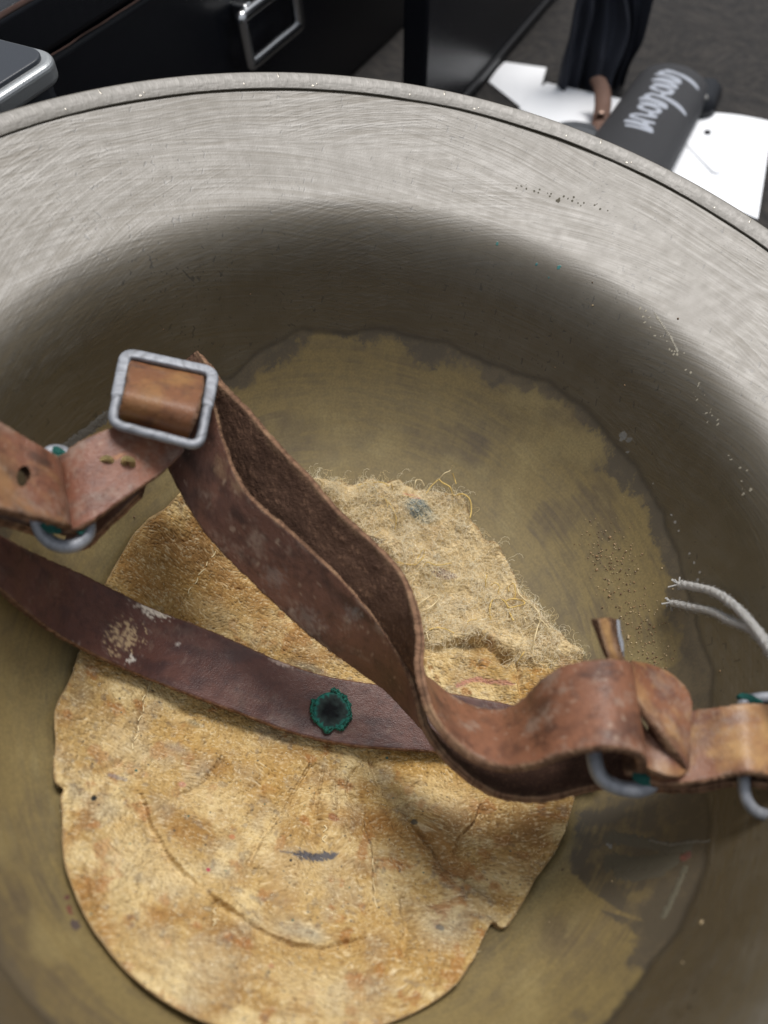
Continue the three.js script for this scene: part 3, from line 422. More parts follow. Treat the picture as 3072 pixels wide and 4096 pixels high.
// a strip of leather between two edges, given as points of the helmet frame; n side (cross of along and across) is grain if grainUp
function ribbon(name, parent, e1, e2, colour, { t = 0.0021, grainUp = true, nu = 0, nv = 44, hole = null, lumps = 0.0002, id = 0, cap = true } = {}) {
  const c1 = new THREE.CatmullRomCurve3(e1, false, 'centripetal'), c2 = new THREE.CatmullRomCurve3(e2, false, 'centripetal');
  let L = 0; for (let i = 0; i < 60; i++) L += c1.getPoint(i / 60).lerp(c2.getPoint(i / 60), 0.5).distanceTo(c1.getPoint((i + 1) / 60).lerp(c2.getPoint((i + 1) / 60), 0.5));
  nu = nu || Math.min(420, Math.ceil(L / 0.00042));
  const prof = [], ep = 0.028;
  for (let i = 0; i <= nv; i++) prof.push([mix(ep, 1 - ep, i / nv), 0.5, 0]);
  prof.push([1 - ep * 0.35, 0.43, 2], [1, 0.2, 2], [1.003, 0, 2], [1, -0.2, 2], [1 - ep * 0.35, -0.43, 2]);
  for (let i = nv; i >= 0; i--) prof.push([mix(ep, 1 - ep, i / nv), -0.5, 1]);
  prof.push([ep * 0.35, -0.43, 2], [0, -0.2, 2], [-0.003, 0, 2], [0, 0.2, 2], [ep * 0.35, 0.43, 2]);
  const M = prof.length, pos = [], uv = [], col = [], q = V(0, 0, 0); let arc = 0, prev = null;
  for (let i = 0; i <= nu; i++) {
    const u = i / nu, d = 0.004, p1 = c1.getPoint(u), p2 = c2.getPoint(u), ua = Math.max(0, u - d), ub = Math.min(1, u + d), q1 = c1.getPoint(ua), q2 = c2.getPoint(ua), r1 = c1.getPoint(ub), r2 = c2.getPoint(ub), wd = p1.distanceTo(p2), mid = p1.clone().lerp(p2, 0.5);
    if (prev) arc += mid.distanceTo(prev); prev = mid;
    const across = p2.clone().sub(p1).normalize();
    for (let k = 0; k < M; k++) {
      const [v, n, sd] = prof[k], along = r1.clone().lerp(r2, v).sub(q1.clone().lerp(q2, v)).normalize(), nor = along.clone().cross(across).normalize(), side = sd === 2 ? 2 : (sd === 0) === grainUp ? 0 : 1;
      const A = arc * 1000, B = v * wd * 1000, rough = side === 0 ? 0.00003 * vn(A * 2, B * 2, id) : 0.00014 * vn(A * 1.6, B * 1.6 + n * 9, id + 4) + 0.00008 * vn(A * 4, B * 4, id + 5);
      q.copy(p1).lerp(p2, v).addScaledVector(nor, n * t + Math.sign(n) * rough + lumps * fbm(A * 0.16, B * 0.16, id + 20, 2)); if (sd === 2) q.addScaledVector(across, (v > 0.5 ? 1 : -1) * (rough + 0.00012 * vn(A * 0.5, 0, id + 2)));
      pos.push(q.x, q.y, q.z); uv.push(arc, v * wd + (n < 0 ? 0.007 : 0)); const c = colour(arc, v * wd, side, wd); col.push(c[0], c[1], c[2]);
    }
  }
  const gi = [], fi = [];
  for (let i = 0; i < nu; i++) for (let k = 0; k < M; k++) { const a = i * M + k, b = i * M + (k + 1) % M, c = a + M, d = b + M, sd = prof[k][2] === prof[(k + 1) % M][2] ? prof[k][2] : 2;
    if (hole && sd !== 2 && hole(i / nu, prof[k][0])) continue; ((sd === 0) === grainUp && sd !== 2 ? gi : fi).push(a, b, c, b, d, c); }
  if (cap) for (const i of [0, nu]) for (let k = 0; k < nv + 2; k++) { const a = i * M + k, b = a + 1, c = i * M + (2 * nv + 6 - k), d = c - 1; if (d > nv + 5) i ? fi.push(a, b, c, b, d, c) : fi.push(a, c, b, b, c, d); }
  const g = new THREE.BufferGeometry(); g.setAttribute('position', new THREE.Float32BufferAttribute(pos, 3)); g.setAttribute('uv', new THREE.Float32BufferAttribute(uv, 2)); g.setAttribute('color', new THREE.Float32BufferAttribute(col, 3));
  g.setIndex([...gi, ...fi]); g.computeVertexNormals(); g.addGroup(0, gi.length, 0); g.addGroup(gi.length, fi.length, 1);
  return mesh(name, place(g), [leather, suede], parent);
}
const E = (l) => l.map((p) => P(...p));

// chin strap: two lengths running from the buckle down to the ring on the right
const chestnut = [0.150, 0.068, 0.042], tan = [0.185, 0.08, 0.044];
const chin = thing('chin_strap', 'brown leather chin strap doubled through square steel buckle', 'strap');
ribbon('front_length', chin,
  E([[640, 1760, -41], [680, 1880, -44], [727, 1978, -46], [833, 2141, -51], [1019, 2335, -57.5], [1231, 2530, -64], [1400, 2655, -69], [1536, 2747, -73.5], [1640, 2850, -77], [1720, 2930, -77.5], [1830, 3000, -75.5], [1960, 3035, -71], [2100, 3020, -66], [2250, 2985, -61], [2400, 2950, -56], [2600, 2930, -51], [2773, 2910, -46.5], [2922, 2890, -42], [3072, 2880, -38], [3220, 2880, -35]]),
  E([[830, 1540, -31], [866, 1640, -32], [895, 1752, -35], [985, 1959, -39], [1185, 2141, -44], [1389, 2335, -50], [1536, 2510, -55], [1638, 2685, -59.5], [1672, 2790, -61], [1705, 2915, -62], [1795, 3046, -62], [1906, 3139, -61], [1999, 3188, -59], [2140, 3204, -56], [2277, 3180, -53], [2400, 3150, -50], [2600, 3160, -46], [2773, 3166, -41], [2922, 3142, -37], [3072, 3148, -34], [3220, 3148, -32]].slice(0, 20)),
  hide([0.088, 0.041, 0.029], { id: 100, film: 0.38, wear: 0.35, light: [0.17, 0.075, 0.045], dark: [0.032, 0.016, 0.012], flesh: [0.06, 0.03, 0.02], marks: [[0.020, 0.013, 0.003, 0.0022, [0.24, 0.16, 0.09], 0.35, 0.7], [0.026, 0.015, 0.0024, 0.0018, [0.24, 0.16, 0.09], 0.4, 0.7], [0.047, 0.006, 0.003, 0.003, [0.22, 0.19, 0.17], 0.3, 0.8], [0.060, 0.0035, 0.005, 0.003, [0.22, 0.18, 0.155], 0.35, 0.8], [0.068, 0.013, 0.002, 0.002, [0.2, 0.2, 0.19], 0.3, 0.8]] }), { grainUp: true, id: 100, t: 0.0020 });
ribbon('back_length', chin,
  E([[730, 1462, -38], [760, 1580, -41], [800, 1700, -43], [850, 1830, -45], [930, 1950, -48], [1040, 2090, -50], [1140, 2190, -52], [1270, 2330, -54], [1400, 2450, -57], [1530, 2570, -60.5], [1628, 2672, -62.5], [1680, 2710, -62], [1725, 2735, -60], [1770, 2768, -58], [1840, 2815, -55], [1930, 2843, -51], [2030, 2845, -47], [2110, 2795, -41], [2190, 2712, -33], [2280, 2664, -28], [2420, 2642, -25], [2492, 2646, -26.5], [2512, 2660, -32], [2508, 2690, -38], [2470, 2700, -42]]),
  E([[800, 1412, -35], [842, 1465, -32], [884, 1529, -30], [981, 1626, -31], [1111, 1774, -33], [1250, 1918, -36], [1361, 2048, -38], [1490, 2162, -40], [1613, 2299, -42], [1665, 2440, -43], [1683, 2560, -44], [1675, 2650, -45], [1690, 2760, -45], [1730, 2870, -45], [1810, 2970, -43], [1900, 3040, -41], [2010, 3077, -39], [2130, 3068, -34], [2250, 3030, -28], [2360, 3004, -24], [2450, 3000, -22.5], [2545, 3025, -24], [2570, 3062, -29.5], [2562, 3095, -36], [2510, 3105, -39]]),
  hide(tan, { id: 200, film: 0.5, wear: 0.55, flesh: [0.095, 0.052, 0.034], light: [0.23, 0.10, 0.055], wornEdge: 0.65 }), { grainUp: false, id: 200, t: 0.0022 });
// leather turned over the buckle's hidden bar
ribbon('buckle_roll', chin,
  E([[560, 1500, -36], [517, 1445, -30], [512, 1470, -24], [503, 1530, -20], [492, 1590, -19], [482, 1632, -21.5], [480, 1656, -26], [495, 1690, -33]]),
  E([[800, 1560, -36], [812, 1500, -30], [816, 1535, -24], [808, 1595, -20], [794, 1660, -19], [774, 1706, -21.5], [757, 1736, -26], [745, 1750, -33]]),
  hide([0.17, 0.072, 0.032], { id: 300, film: 0.1, wear: 0.8, light: [0.27, 0.14, 0.05], dark: [0.07, 0.035, 0.022], wornEdge: 0.3 }), { grainUp: true, id: 300, t: 0.0022 });
{ // square buckle frame: flattened above, round wire below, with a step halfway down each side
  const c = [[488, 1393], [877, 1477], [812, 1808], [425, 1706]].map(([x, y]) => P(x, y, -24)), cen = c.reduce((a, q) => a.add(q), V(0, 0, 0)).multiplyScalar(0.25), inn = c.map((q) => q.clone().lerp(cen, 0.095));
  const pts = [], R = 0.13; for (let i = 0; i < 4; i++) { const a = inn[(i + 3) % 4], b = inn[i], d = inn[(i + 1) % 4]; for (let k = 0; k <= 6; k++) { const t = k / 6, p = b.clone().lerp(a, R), q = b.clone().lerp(d, R); pts.push(p.lerp(b, t).lerp(b.clone().lerp(q, t), t)); } for (let k = 1; k < 8; k++) pts.push(b.clone().lerp(d, R + (1 - 2 * R) * k / 8)); }
  const curve = new THREE.CatmullRomCurve3(pts, true, 'catmullrom', 0.3), n = 420, m = 18, pos = [], uv = [], idx = [], nor = c[1].clone().sub(c[0]).cross(c[3].clone().sub(c[0])).normalize(); if (nor.y < 0) nor.negate();
  const top = c[0].clone().lerp(c[1], 0.5), bot = c[3].clone().lerp(c[2], 0.5), ax = bot.clone().sub(top);
  for (let i = 0; i <= n; i++) { const p = curve.getPointAt((i % n) / n), tn = curve.getTangentAt((i % n) / n), out = tn.clone().cross(nor).normalize(); if (out.dot(p.clone().sub(cen)) < 0) out.negate();
    const f = p.clone().sub(top).dot(ax) / ax.lengthSq(), low = ss(0.54, 0.57, f), w = mix(0.00142, 0.00116, low), h = mix(0.0008, 0.00105, low);
    for (let k = 0; k <= m; k++) { const a = k / m * 2 * Math.PI, ca = Math.cos(a), sa = Math.sin(a), e = mix(0.62, 0.9, low), g = 0.00003 * vn(i * 0.08, k * 0.4, 3);
      const q = p.clone().addScaledVector(out, Math.sign(ca) * Math.pow(Math.abs(ca), e) * w + ca * g).addScaledVector(nor, Math.sign(sa) * Math.pow(Math.abs(sa), e) * h + sa * g); pos.push(q.x, q.y, q.z); uv.push(i / n * 0.09, k / m * 0.008); } }
  for (let i = 0; i < n; i++) for (let k = 0; k < m; k++) { const a = i * (m + 1) + k, b = a + m + 1; idx.push(a, b, a + 1, b, b + 1, a + 1); }
  const g = new THREE.BufferGeometry(); g.setAttribute('position', new THREE.Float32BufferAttribute(pos, 3)); g.setAttribute('uv', new THREE.Float32BufferAttribute(uv, 2)); g.setIndex(idx); g.computeVertexNormals();
  mesh('buckle', place(g), steelMat(), chin);
}
settle(chin);

// dark strap lying over the pad, with a corroded rivet
const dark = thing('pad_strap', 'dark purple brown leather strap with green corroded rivet across felt pad', 'strap');
const aT = [[-260, 2000, -30], [-120, 2070, -38], [0, 2145, -45], [150, 2222, -54], [324, 2298, -64], [593, 2428, -76.5], [833, 2520, -85], [1130, 2650, -91], [1296, 2703, -92.5], [1500, 2738, -92.5], [1800, 2775, -90], [2090, 2830, -84], [2300, 2880, -77], [2480, 2930, -70]];
const aB = [[-260, 2180, -37], [-120, 2275, -44], [0, 2366, -51], [111, 2459, -59], [231, 2546, -67], [481, 2672, -80], [648, 2741, -87], [1019, 2880, -94], [1157, 2932, -95.5], [1380, 2982, -96], [1740, 3012, -94], [2000, 3040, -88], [2230, 3075, -81], [2420, 3110, -74]];
ribbon('strap', dark, E(aT), E(aB), hide([0.086, 0.035, 0.026], { id: 400, film: 0.12, wear: 0.18, light: [0.10, 0.042, 0.033], dark: [0.04, 0.018, 0.017], wornEdge: 0.25,
  marks: [[0.0565, 0.0100, 0.0033, 0.0033, [0.40, 0.27, 0.13], 1, 1.6], [0.0565, 0.0100, 0.0042, 0.0042, [0.36, 0.31, 0.26], 0.25, 1.2], [0.0595, 0.0004, 0.0042, 0.0018, [0.62, 0.55, 0.46], 1, 0.9], [0.0605, 0.0145, 0.0013, 0.001, [0.6, 0.56, 0.5], 0.9, 1], [0.044, 0.018, 0.0028, 0.0014, [0.5, 0.45, 0.4], 0.8, 1], [0.0565, 0.0183, 0.0014, 0.001, [0.7, 0.64, 0.56], 1, 0.8], [0.0700, 0.0068, 0.0008, 0.0007, [0.45, 0.4, 0.36], 0.8, 0.6], [0.0985, 0.0004, 0.003, 0.0009, [0.4, 0.3, 0.25], 0.8, 0.9]] }), { grainUp: false, id: 400, t: 0.0022, lumps: 0.00025 });
{
  const c = P(1325, 2842, -93.2 + 1.0), ax = P(1425, 2872, -93.2).sub(P(1225, 2812, -92.4)).normalize(), ac = P(1290, 2970, -95.6).sub(P(1360, 2716, -92.6)).normalize(), nn = ax.clone().cross(ac).normalize(); if (nn.y < 0) nn.negate();
  const at = (r, a, h) => c.clone().addScaledVector(ax, r * Math.cos(a)).addScaledVector(ac, r * Math.sin(a)).addScaledVector(nn, h);
  const n = 96, m = 22, pos = [], col = [], idx = [];
  for (let k = 0; k <= m; k++) for (let j = 0; j <= n; j++) { const a = j / n * 2 * Math.PI, t = k / m, ca = Math.cos(a), sa = Math.sin(a), R = 0.0052 * (1 + 0.05 * vn(ca * 2, sa * 2, 3)), q = at(R * t, a, 0.0003 - 0.0001 * (1 - t) * (1 - t) + 0.00008 * vn(ca * t * 14, sa * t * 14, 2) - 0.0008 * ss(0.93, 1, t)); pos.push(q.x, q.y, q.z);
    const C = [0.022, 0.03, 0.028]; mixc(C, [0.032, 0.05, 0.046], cl(0.3 + 0.8 * fbm(ca * t * 6, sa * t * 6, 5, 3))); mixc(C, [0.006, 0.007, 0.008], cl(1.5 - 2.1 * t + 0.5 * vn(ca * t * 5, sa * t * 5, 8))); mixc(C, [0.02, 0.15, 0.12], ss(0.72, 1, t + 0.15 * vn(ca * 9, sa * 9, t * 5))); col.push(...C); }
  for (let k = 0; k < m; k++) for (let j = 0; j < n; j++) { const a = k * (n + 1) + j, b = a + n + 1; idx.push(a, a + 1, b, b, a + 1, b + 1); }
  const g = new THREE.BufferGeometry(); g.setAttribute('position', new THREE.Float32BufferAttribute(pos, 3)); g.setAttribute('color', new THREE.Float32BufferAttribute(col, 3)); g.setIndex(idx); g.computeVertexNormals();
  const rv = mesh('rivet', place(g), new THREE.MeshPhysicalMaterial({ vertexColors: true, roughness: 0.8, specularIntensity: 0.25, side: THREE.DoubleSide }), dark);
  { const nn2 = 300, mm = 12, cp = [], cc = [], ci = [];
    for (let j = 0; j <= nn2; j++) { const a = j / nn2 * 2 * Math.PI, ca = Math.cos(a), sa = Math.sin(a), r0 = 0.0047 + 0.0004 * vn(ca * 5, sa * 5, 41), gapf = ss(-0.55, -0.35, vn(ca * 2.4, sa * 2.4, 31)), r1 = 0.0056 + 0.0006 * vn(ca * 4, sa * 4, 42) + 0.0005 * Math.abs(vn(ca * 14, sa * 14, 43));
      for (let k = 0; k <= mm; k++) { const t = k / mm, r = mix(r0, mix(r0 + 0.0002, r1, gapf), t), h = 0.0003 + gapf * Math.sin(Math.PI * cl(t, 0, 1)) * (0.00035 + 0.0004 * vn(ca * 8, sa * 8, t * 3) + 0.00035 * vn(ca * 26, sa * 26, t * 5)) - (t > 0.9 ? 0.0005 : 0), q = at(r, a, Math.max(h, -0.0002)); cp.push(q.x, q.y, q.z); const z = 0.75 + 0.7 * vn(ca * 11, sa * 11, t * 4) + 0.35 * vn(ca * 40, sa * 40, t * 9), g2 = cl(z, 0.12, 1.8); cc.push(0.016 * g2 + 0.008, 0.13 * g2, 0.10 * g2); } }
    for (let j = 0; j < nn2; j++) for (let k = 0; k < mm; k++) { const a = j * (mm + 1) + k, b = a + mm + 1; ci.push(a, b, a + 1, b, b + 1, a + 1); }
    var crustG = new THREE.BufferGeometry(); crustG.setAttribute('position', new THREE.Float32BufferAttribute(cp, 3)); crustG.setAttribute('color', new THREE.Float32BufferAttribute(cc, 3)); crustG.setIndex(ci); crustG.computeVertexNormals(); }
  const cm = mesh('verdigris_crust', place(crustG), new THREE.MeshPhysicalMaterial({ vertexColors: true, roughness: 0.9, specularIntensity: 0.3, side: THREE.DoubleSide }), rv);
}
settle(dark);

// left side: a strap with an oval hole, a tab pinned with a split pin, and the ring they share
const leftStrap = thing('side_strap', 'short worn leather strap with oval hole beside split pin tab', 'strap');
ribbon('strap', leftStrap, E([[-200, 1590, -9], [-100, 1640, -12], [0, 1697, -16], [81, 1746, -19], [150, 1788, -21.5], [205, 1822, -25], [228, 1850, -30], [215, 1862, -35], [170, 1850, -39]]),
  E([[-200, 2000, -12], [-100, 2024, -15], [0, 2050, -19], [81, 2066, -22], [180, 2086, -25], [242, 2103, -28], [268, 2115, -33], [250, 2115, -38], [190, 2105, -42]]),
  hide([0.17, 0.072, 0.042], { id: 500, film: 0.35, wear: 0.8, light: [0.28, 0.155, 0.07], dark: [0.05, 0.028, 0.02], wornEdge: 0.6 }), { grainUp: false, id: 500, hole: (u, v) => Math.hypot((u - 0.375) / 0.044, (v - 0.535 + (u - 0.375) * 1.5) / 0.128) < 1, nu: 240, nv: 64 });
ribbon('lower_layer', leftStrap, E([[-200, 1990, -27], [-60, 2010, -33], [60, 2030, -39], [150, 2060, -44]]), E([[-200, 2062, -25], [-60, 2082, -31], [60, 2106, -36], [165, 2140, -41]]), hide([0.15, 0.07, 0.043], { id: 520 }), { grainUp: false, id: 520, t: 0.002 });
settle(leftStrap);
const tab = thing('pinned_tab', 'reddish leather tab with brass split pin below square buckle', 'tab');
ribbon('tab', tab, E([[262, 1870, -40], [246, 1835, -34], [268, 1815, -30], [326, 1768, -28], [390, 1735, -27.5], [480, 1705, -28], [600, 1680, -30], [720, 1650, -33]]),
  E([[300, 2130, -45], [258, 2140, -39], [292, 2130, -35], [360, 2098, -33.5], [461, 2026, -33], [570, 1950, -33], [651, 1890, -34], [725, 1815, -36]]),
  hide([0.19, 0.080, 0.050], { id: 600, film: 0.4, wear: 0.45, light: [0.26, 0.12, 0.068], dark: [0.09, 0.04, 0.03], wornEdge: 0.5, marks: [[0.0245, 0.0072, 0.0024, 0.0007, [0.30, 0.13, 0.05], 1, 0.5]] }), { grainUp: false, id: 600 });
ribbon('under_tab', tab, E([[330, 1950, -47], [420, 1900, -43], [520, 1850, -40], [620, 1800, -38]]), E([[262, 2205, -50], [345, 2190, -47], [430, 2110, -44], [560, 1985, -40]]), hide([0.14, 0.065, 0.04], { id: 620, flesh: [0.12, 0.065, 0.04] }), { grainUp: false, id: 620, t: 0.002 });
{
  const brass = new THREE.MeshPhysicalMaterial({ color: new THREE.Color(0.46, 0.37, 0.17), metalness: 0.85, roughness: 0.38, bumpMap: gRough, bumpScale: 0.0002 });
  for (const [x, y, s] of [[428, 1846, 1], [512, 1848, -1]]) { const c = P(x, y, -29.3), u = P(512, 1850, -29).sub(P(428, 1846, -29)).normalize(), n = V(0, 1, 0), pts = [c.clone().addScaledVector(u, -0.0009 * s).addScaledVector(n, -0.0012), c.clone().addScaledVector(u, -0.0008 * s).addScaledVector(n, 0.0005), c.clone().addScaledVector(u, 0.0002 * s).addScaledVector(n, 0.0011), c.clone().addScaledVector(u, 0.0008 * s).addScaledVector(n, 0.0004), c.clone().addScaledVector(u, 0.0009 * s).addScaledVector(n, -0.0012)];
    mesh('split_pin_leg', place(tube(pts, 0.00078, 24, 8)), brass, tab); }
}
settle(tab);
function steelMat() {
  if (steelMat.m) return steelMat.m; const N = 256, c = new Uint8Array(N * N * 4), r = new Uint8Array(N * N * 4), mt = new Uint8Array(N * N * 4);
  for (let j = 0; j < N; j++) for (let i = 0; i < N; i++) { const o = (j * N + i) * 4, a = i / N * 2 * Math.PI, b = j / N * 2 * Math.PI, x = Math.cos(a) * 2.6, y = Math.sin(a) * 2.6, z = Math.cos(b) * 2.6, w = Math.sin(b) * 2.6, n = fbm(x + z, y + w, x - w, 4), f = vn((x + z) * 5, (y + w) * 5, (y - z) * 5);
    const C = [0.20, 0.21, 0.235]; mixc(C, [0.33, 0.345, 0.37], cl(0.3 + n)); mixc(C, [0.15, 0.155, 0.165], cl(1.6 * (-n - 0.08))); mixc(C, [0.06, 0.045, 0.035], cl(3 * (f * 0.5 - n * 0.6 - 0.42)));
    for (let k = 0; k < 3; k++) c[o + k] = s8(C[k]); r[o] = r[o + 1] = r[o + 2] = cl(0.58 + 0.12 * n + 0.08 * f) * 255; mt[o] = mt[o + 1] = mt[o + 2] = cl(0.42 + 0.2 * n) * 255; c[o + 3] = r[o + 3] = mt[o + 3] = 255; }
  const T = [tex(c, N, N, true, 1), tex(r, N, N, false, 1), tex(mt, N, N, false, 1)]; for (const t of T) t.repeat.set(1 / 0.03, 1 / 0.03);
  return steelMat.m = new THREE.MeshPhysicalMaterial({ map: T[0], roughnessMap: T[1], roughness: 1, metalnessMap: T[2], metalness: 1, bumpMap: T[1], bumpScale: 0.0001 });
}
const verd = new THREE.MeshStandardMaterial({ color: new THREE.Color(0.02, 0.17, 0.14), roughness: 0.95, bumpMap: gRough, bumpScale: 0.0004 });
function lump(name, parent, px, py, h, sx, sy, sz, m, s0) { const b = new THREE.IcosahedronGeometry(1, 3), p = b.attributes.position; for (let i = 0; i < p.count; i++) { const s = 1 + 0.4 * fbm(p.getX(i) * 1.6 + s0, p.getY(i) * 1.6, p.getZ(i) * 1.6, 3); p.setXYZ(i, p.getX(i) * s * sx, p.getY(i) * s * sy, p.getZ(i) * s * sz); } b.computeVertexNormals(); const q = P(px, py, h); b.translate(q.x, q.y, q.z); return mesh(name, place(b), m, parent); }
function wireRing(label, pts, rad, group) { const o = thing('wire_ring', label, 'ring', group); const g = tube(E(pts), rad, 160, 12, true); const u = g.attributes.uv; for (let i = 0; i < u.count; i++) u.setXY(i, u.getX(i) * 0.07, u.getY(i) * 0.008); mesh('ring', place(g), steelMat(), o); return o; }
const ringL = wireRing('dull steel ring under oval holed leather strap', [[150, 2085, -36], [179, 2146, -37], [228, 2180, -37.5], [298, 2182, -37.5], [350, 2135, -37], [335, 2000, -36.5], [300, 1880, -35], [255, 1812, -33.5], [205, 1808, -32.5], [172, 1850, -32.5], [155, 1980, -34]], 0.0016);
lump('verdigris', ringL, 205, 2112, -34.5, 0.0022, 0.0010, 0.0012, verd, 3); lump('verdigris', ringL, 325, 2118, -35, 0.0009, 0.0008, 0.0014, verd, 8); lump('verdigris', ringL, 222, 1808, -32, 0.0024, 0.0010, 0.0013, verd, 5);
settle(ringL);
// right side
const ringR = wireRing('pale steel ring inside the curled end of chin strap', [[2378, 3040, -37.5], [2405, 3110, -38], [2475, 3150, -38.5], [2575, 3153, -38.5], [2622, 3110, -38], [2625, 2900, -38], [2608, 2740, -37.5], [2555, 2700, -37], [2450, 2700, -36.5], [2402, 2740, -36.5], [2380, 2900, -37]], 0.0017);
lump('verdigris', ringR, 2570, 3112, -36.5, 0.0023, 0.0010, 0.0014, verd, 12); settle(ringR);
const rightTab = thing('folded_tab', 'tan leather tab folded back over itself beside curled chin strap', 'tab');
const tanHide = (id, o = {}) => hide([0.18, 0.075, 0.038], { id, film: 0.3, wear: 1, light: [0.36, 0.21, 0.085], dark: [0.11, 0.05, 0.035], wornEdge: 0.5, ...o });
ribbon('lower_band', rightTab, E([[2600, 2900, -38], [2690, 2862, -36], [2758, 2849, -34], [2827, 2842, -32], [2897, 2829, -29.5], [2972, 2818, -28], [3030, 2817, -28.5], [3090, 2825, -30], [3230, 2840, -31]]),
  E([[2540, 3130, -37.5], [2640, 3146, -36], [2740, 3142, -34], [2847, 3125, -32], [2922, 3107, -30], [2985, 3098, -28], [3045, 3105, -28], [3100, 3118, -29], [3240, 3140, -30]]), tanHide(700), { grainUp: false, id: 700 });
ribbon('folded_flap', rightTab, E([[2507, 2655, -31], [2515, 2720, -29.5], [2535, 2800, -28], [2580, 2868, -27], [2625, 2925, -26.5], [2662, 2975, -27], [2712, 3040, -29], [2728, 3078, -33]]),
  E([[2520, 2660, -40], [2600, 2672, -37], [2672, 2700, -34], [2728, 2748, -31.5], [2756, 2800, -30], [2752, 2890, -29.5], [2744, 2990, -30.5], [2740, 3080, -34]]), tanHide(720, { wear: 1 }), { grainUp: true, id: 720, t: 0.002 });
ribbon('loop_end', rightTab, E([[2545, 2860, -33], [2590, 2925, -31.5], [2640, 2990, -30.5], [2690, 3050, -30.5], [2720, 3072, -33]]), E([[2545, 3030, -33.5], [2570, 3065, -32], [2625, 3098, -30.5], [2690, 3112, -30.5], [2735, 3092, -33]]), tanHide(740, { base: 0 }), { grainUp: false, id: 740, t: 0.002 });
ribbon('upright_end', rightTab, E([[2377, 2478, -24], [2400, 2560, -27], [2428, 2640, -30], [2450, 2690, -33]]), E([[2420, 2470, -25], [2445, 2560, -27.5], [2480, 2640, -30], [2500, 2690, -33]]), tanHide(760, { film: 0.1 }), { grainUp: true, id: 760, t: 0.002 });
ribbon('upright_end', rightTab, E([[2424, 2472, -25.5], [2449, 2560, -28], [2484, 2640, -30.5], [2504, 2690, -34]]), E([[2464, 2480, -34], [2470, 2560, -35], [2485, 2640, -36], [2505, 2690, -38]]), tanHide(765, { film: 0.1 }), { grainUp: false, id: 765, t: 0.0014 });
mesh('split_pin', place(tube(E([[2469, 2482, -32], [2474, 2530, -32.5], [2482, 2580, -33], [2487, 2630, -34]]), 0.0006, 30, 8)), steelMat(), rightTab);
mesh('split_pin', place(tube(E([[2474, 2540, -32], [2483, 2575, -32.5], [2484, 2610, -33]]), 0.0007, 20, 8)), steelMat(), rightTab);
settle(rightTab);
const bail = wireRing('bent steel wire bail round tan strap at helmet wall', [[2975, 3125, -34], [2977, 3160, -34.5], [2990, 3205, -35], [3025, 3245, -36], [3100, 3262, -37], [3170, 3225, -36], [3190, 3000, -35], [3170, 2830, -34], [3110, 2795, -33.5], [3020, 2795, -33.5], [2975, 2812, -33.5], [2965, 2900, -34], [2968, 3020, -34]], 0.0013);
lump('verdigris', bail, 3000, 2800, -33, 0.003, 0.0012, 0.0012, verd, 21); settle(bail);

// white cotton cord, two plies, two frayed ends
const cordMat = new THREE.MeshStandardMaterial({ color: new THREE.Color(0.86, 0.84, 0.80), roughness: 0.95, bumpMap: gRough, bumpScale: 0.0005 });
const cord = thing('cotton_cord', 'white twisted cotton cord with two frayed ends hanging over bowl wall', 'cord');
const cordLift = (l) => l.map(([x, y, h]) => { const q = hit(x, y); return CH.clone().lerp(q, 1 - h / CH.distanceTo(q)); });
function ply(path, rad) {
  const c = new THREE.CatmullRomCurve3(path, false, 'centripetal'), n = 260, fr = c.computeFrenetFrames(n, false), L = c.getLength(), out = [];
  for (let s = 0; s < 2; s++) { const pts = []; for (let i = 0; i <= n; i++) { const a = i / n * L / 0.0052 * 2 * Math.PI + s * Math.PI, p = c.getPointAt(i / n), w = rad * (0.14 + 0.05 * vn(i * 0.05, s)); pts.push(p.addScaledVector(fr.normals[i], Math.cos(a) * w).addScaledVector(fr.binormals[i], Math.sin(a) * w)); } out.push(tube(pts, rad * 0.92, n, 8)); }
  return [mergeGeometries(out), c];
}
const cordPaths = [[[2722, 2338, 0.004], [2790, 2350, 0.006], [2860, 2370, 0.009], [2925, 2412, 0.012], [2990, 2475, 0.015], [3050, 2550, 0.018], [3110, 2630, 0.019], [3190, 2690, 0.018], [3260, 2760, 0.014]], [[2690, 2412, 0.004], [2760, 2428, 0.006], [2850, 2448, 0.009], [2930, 2488, 0.012], [3000, 2515, 0.0145], [3060, 2580, 0.017], [3120, 2670, 0.018], [3190, 2740, 0.017], [3260, 2790, 0.013]]];
for (const [i, path] of cordPaths.entries()) {
  const [g, c] = ply(cordLift(path), i ? 0.00098 : 0.0011), o = mesh('strand', place(g), cordMat, cord);
  const tip = c.getPointAt(0), back = c.getTangentAt(0).negate(); for (let k = 0; k < 12; k++) { const sp = V(rr(-1, 1), rr(-0.6, 1), rr(-1, 1)).multiplyScalar(0.55), d = back.clone().add(sp).normalize(); mesh('frayed_fibre', place(tube([tip.clone().addScaledVector(d, -0.001), tip.clone().addScaledVector(d, 0.0012), tip.clone().addScaledVector(d.add(sp.multiplyScalar(0.4)), rr(0.0016, 0.003))], rr(0.00018, 0.0003), 8, 5)), cordMat, o); }
  fuzz('cord_fuzz', cord, [cordMat], 1500, () => { const p = c.getPointAt(rnd() * 0.8), n = V(rr(-1, 1), rr(-1, 1), rr(-1, 1)).normalize(); return [p.addScaledVector(n, 0.0009), n]; }, [0.0006, 0.0018], 0.018);
}
settle(cord);

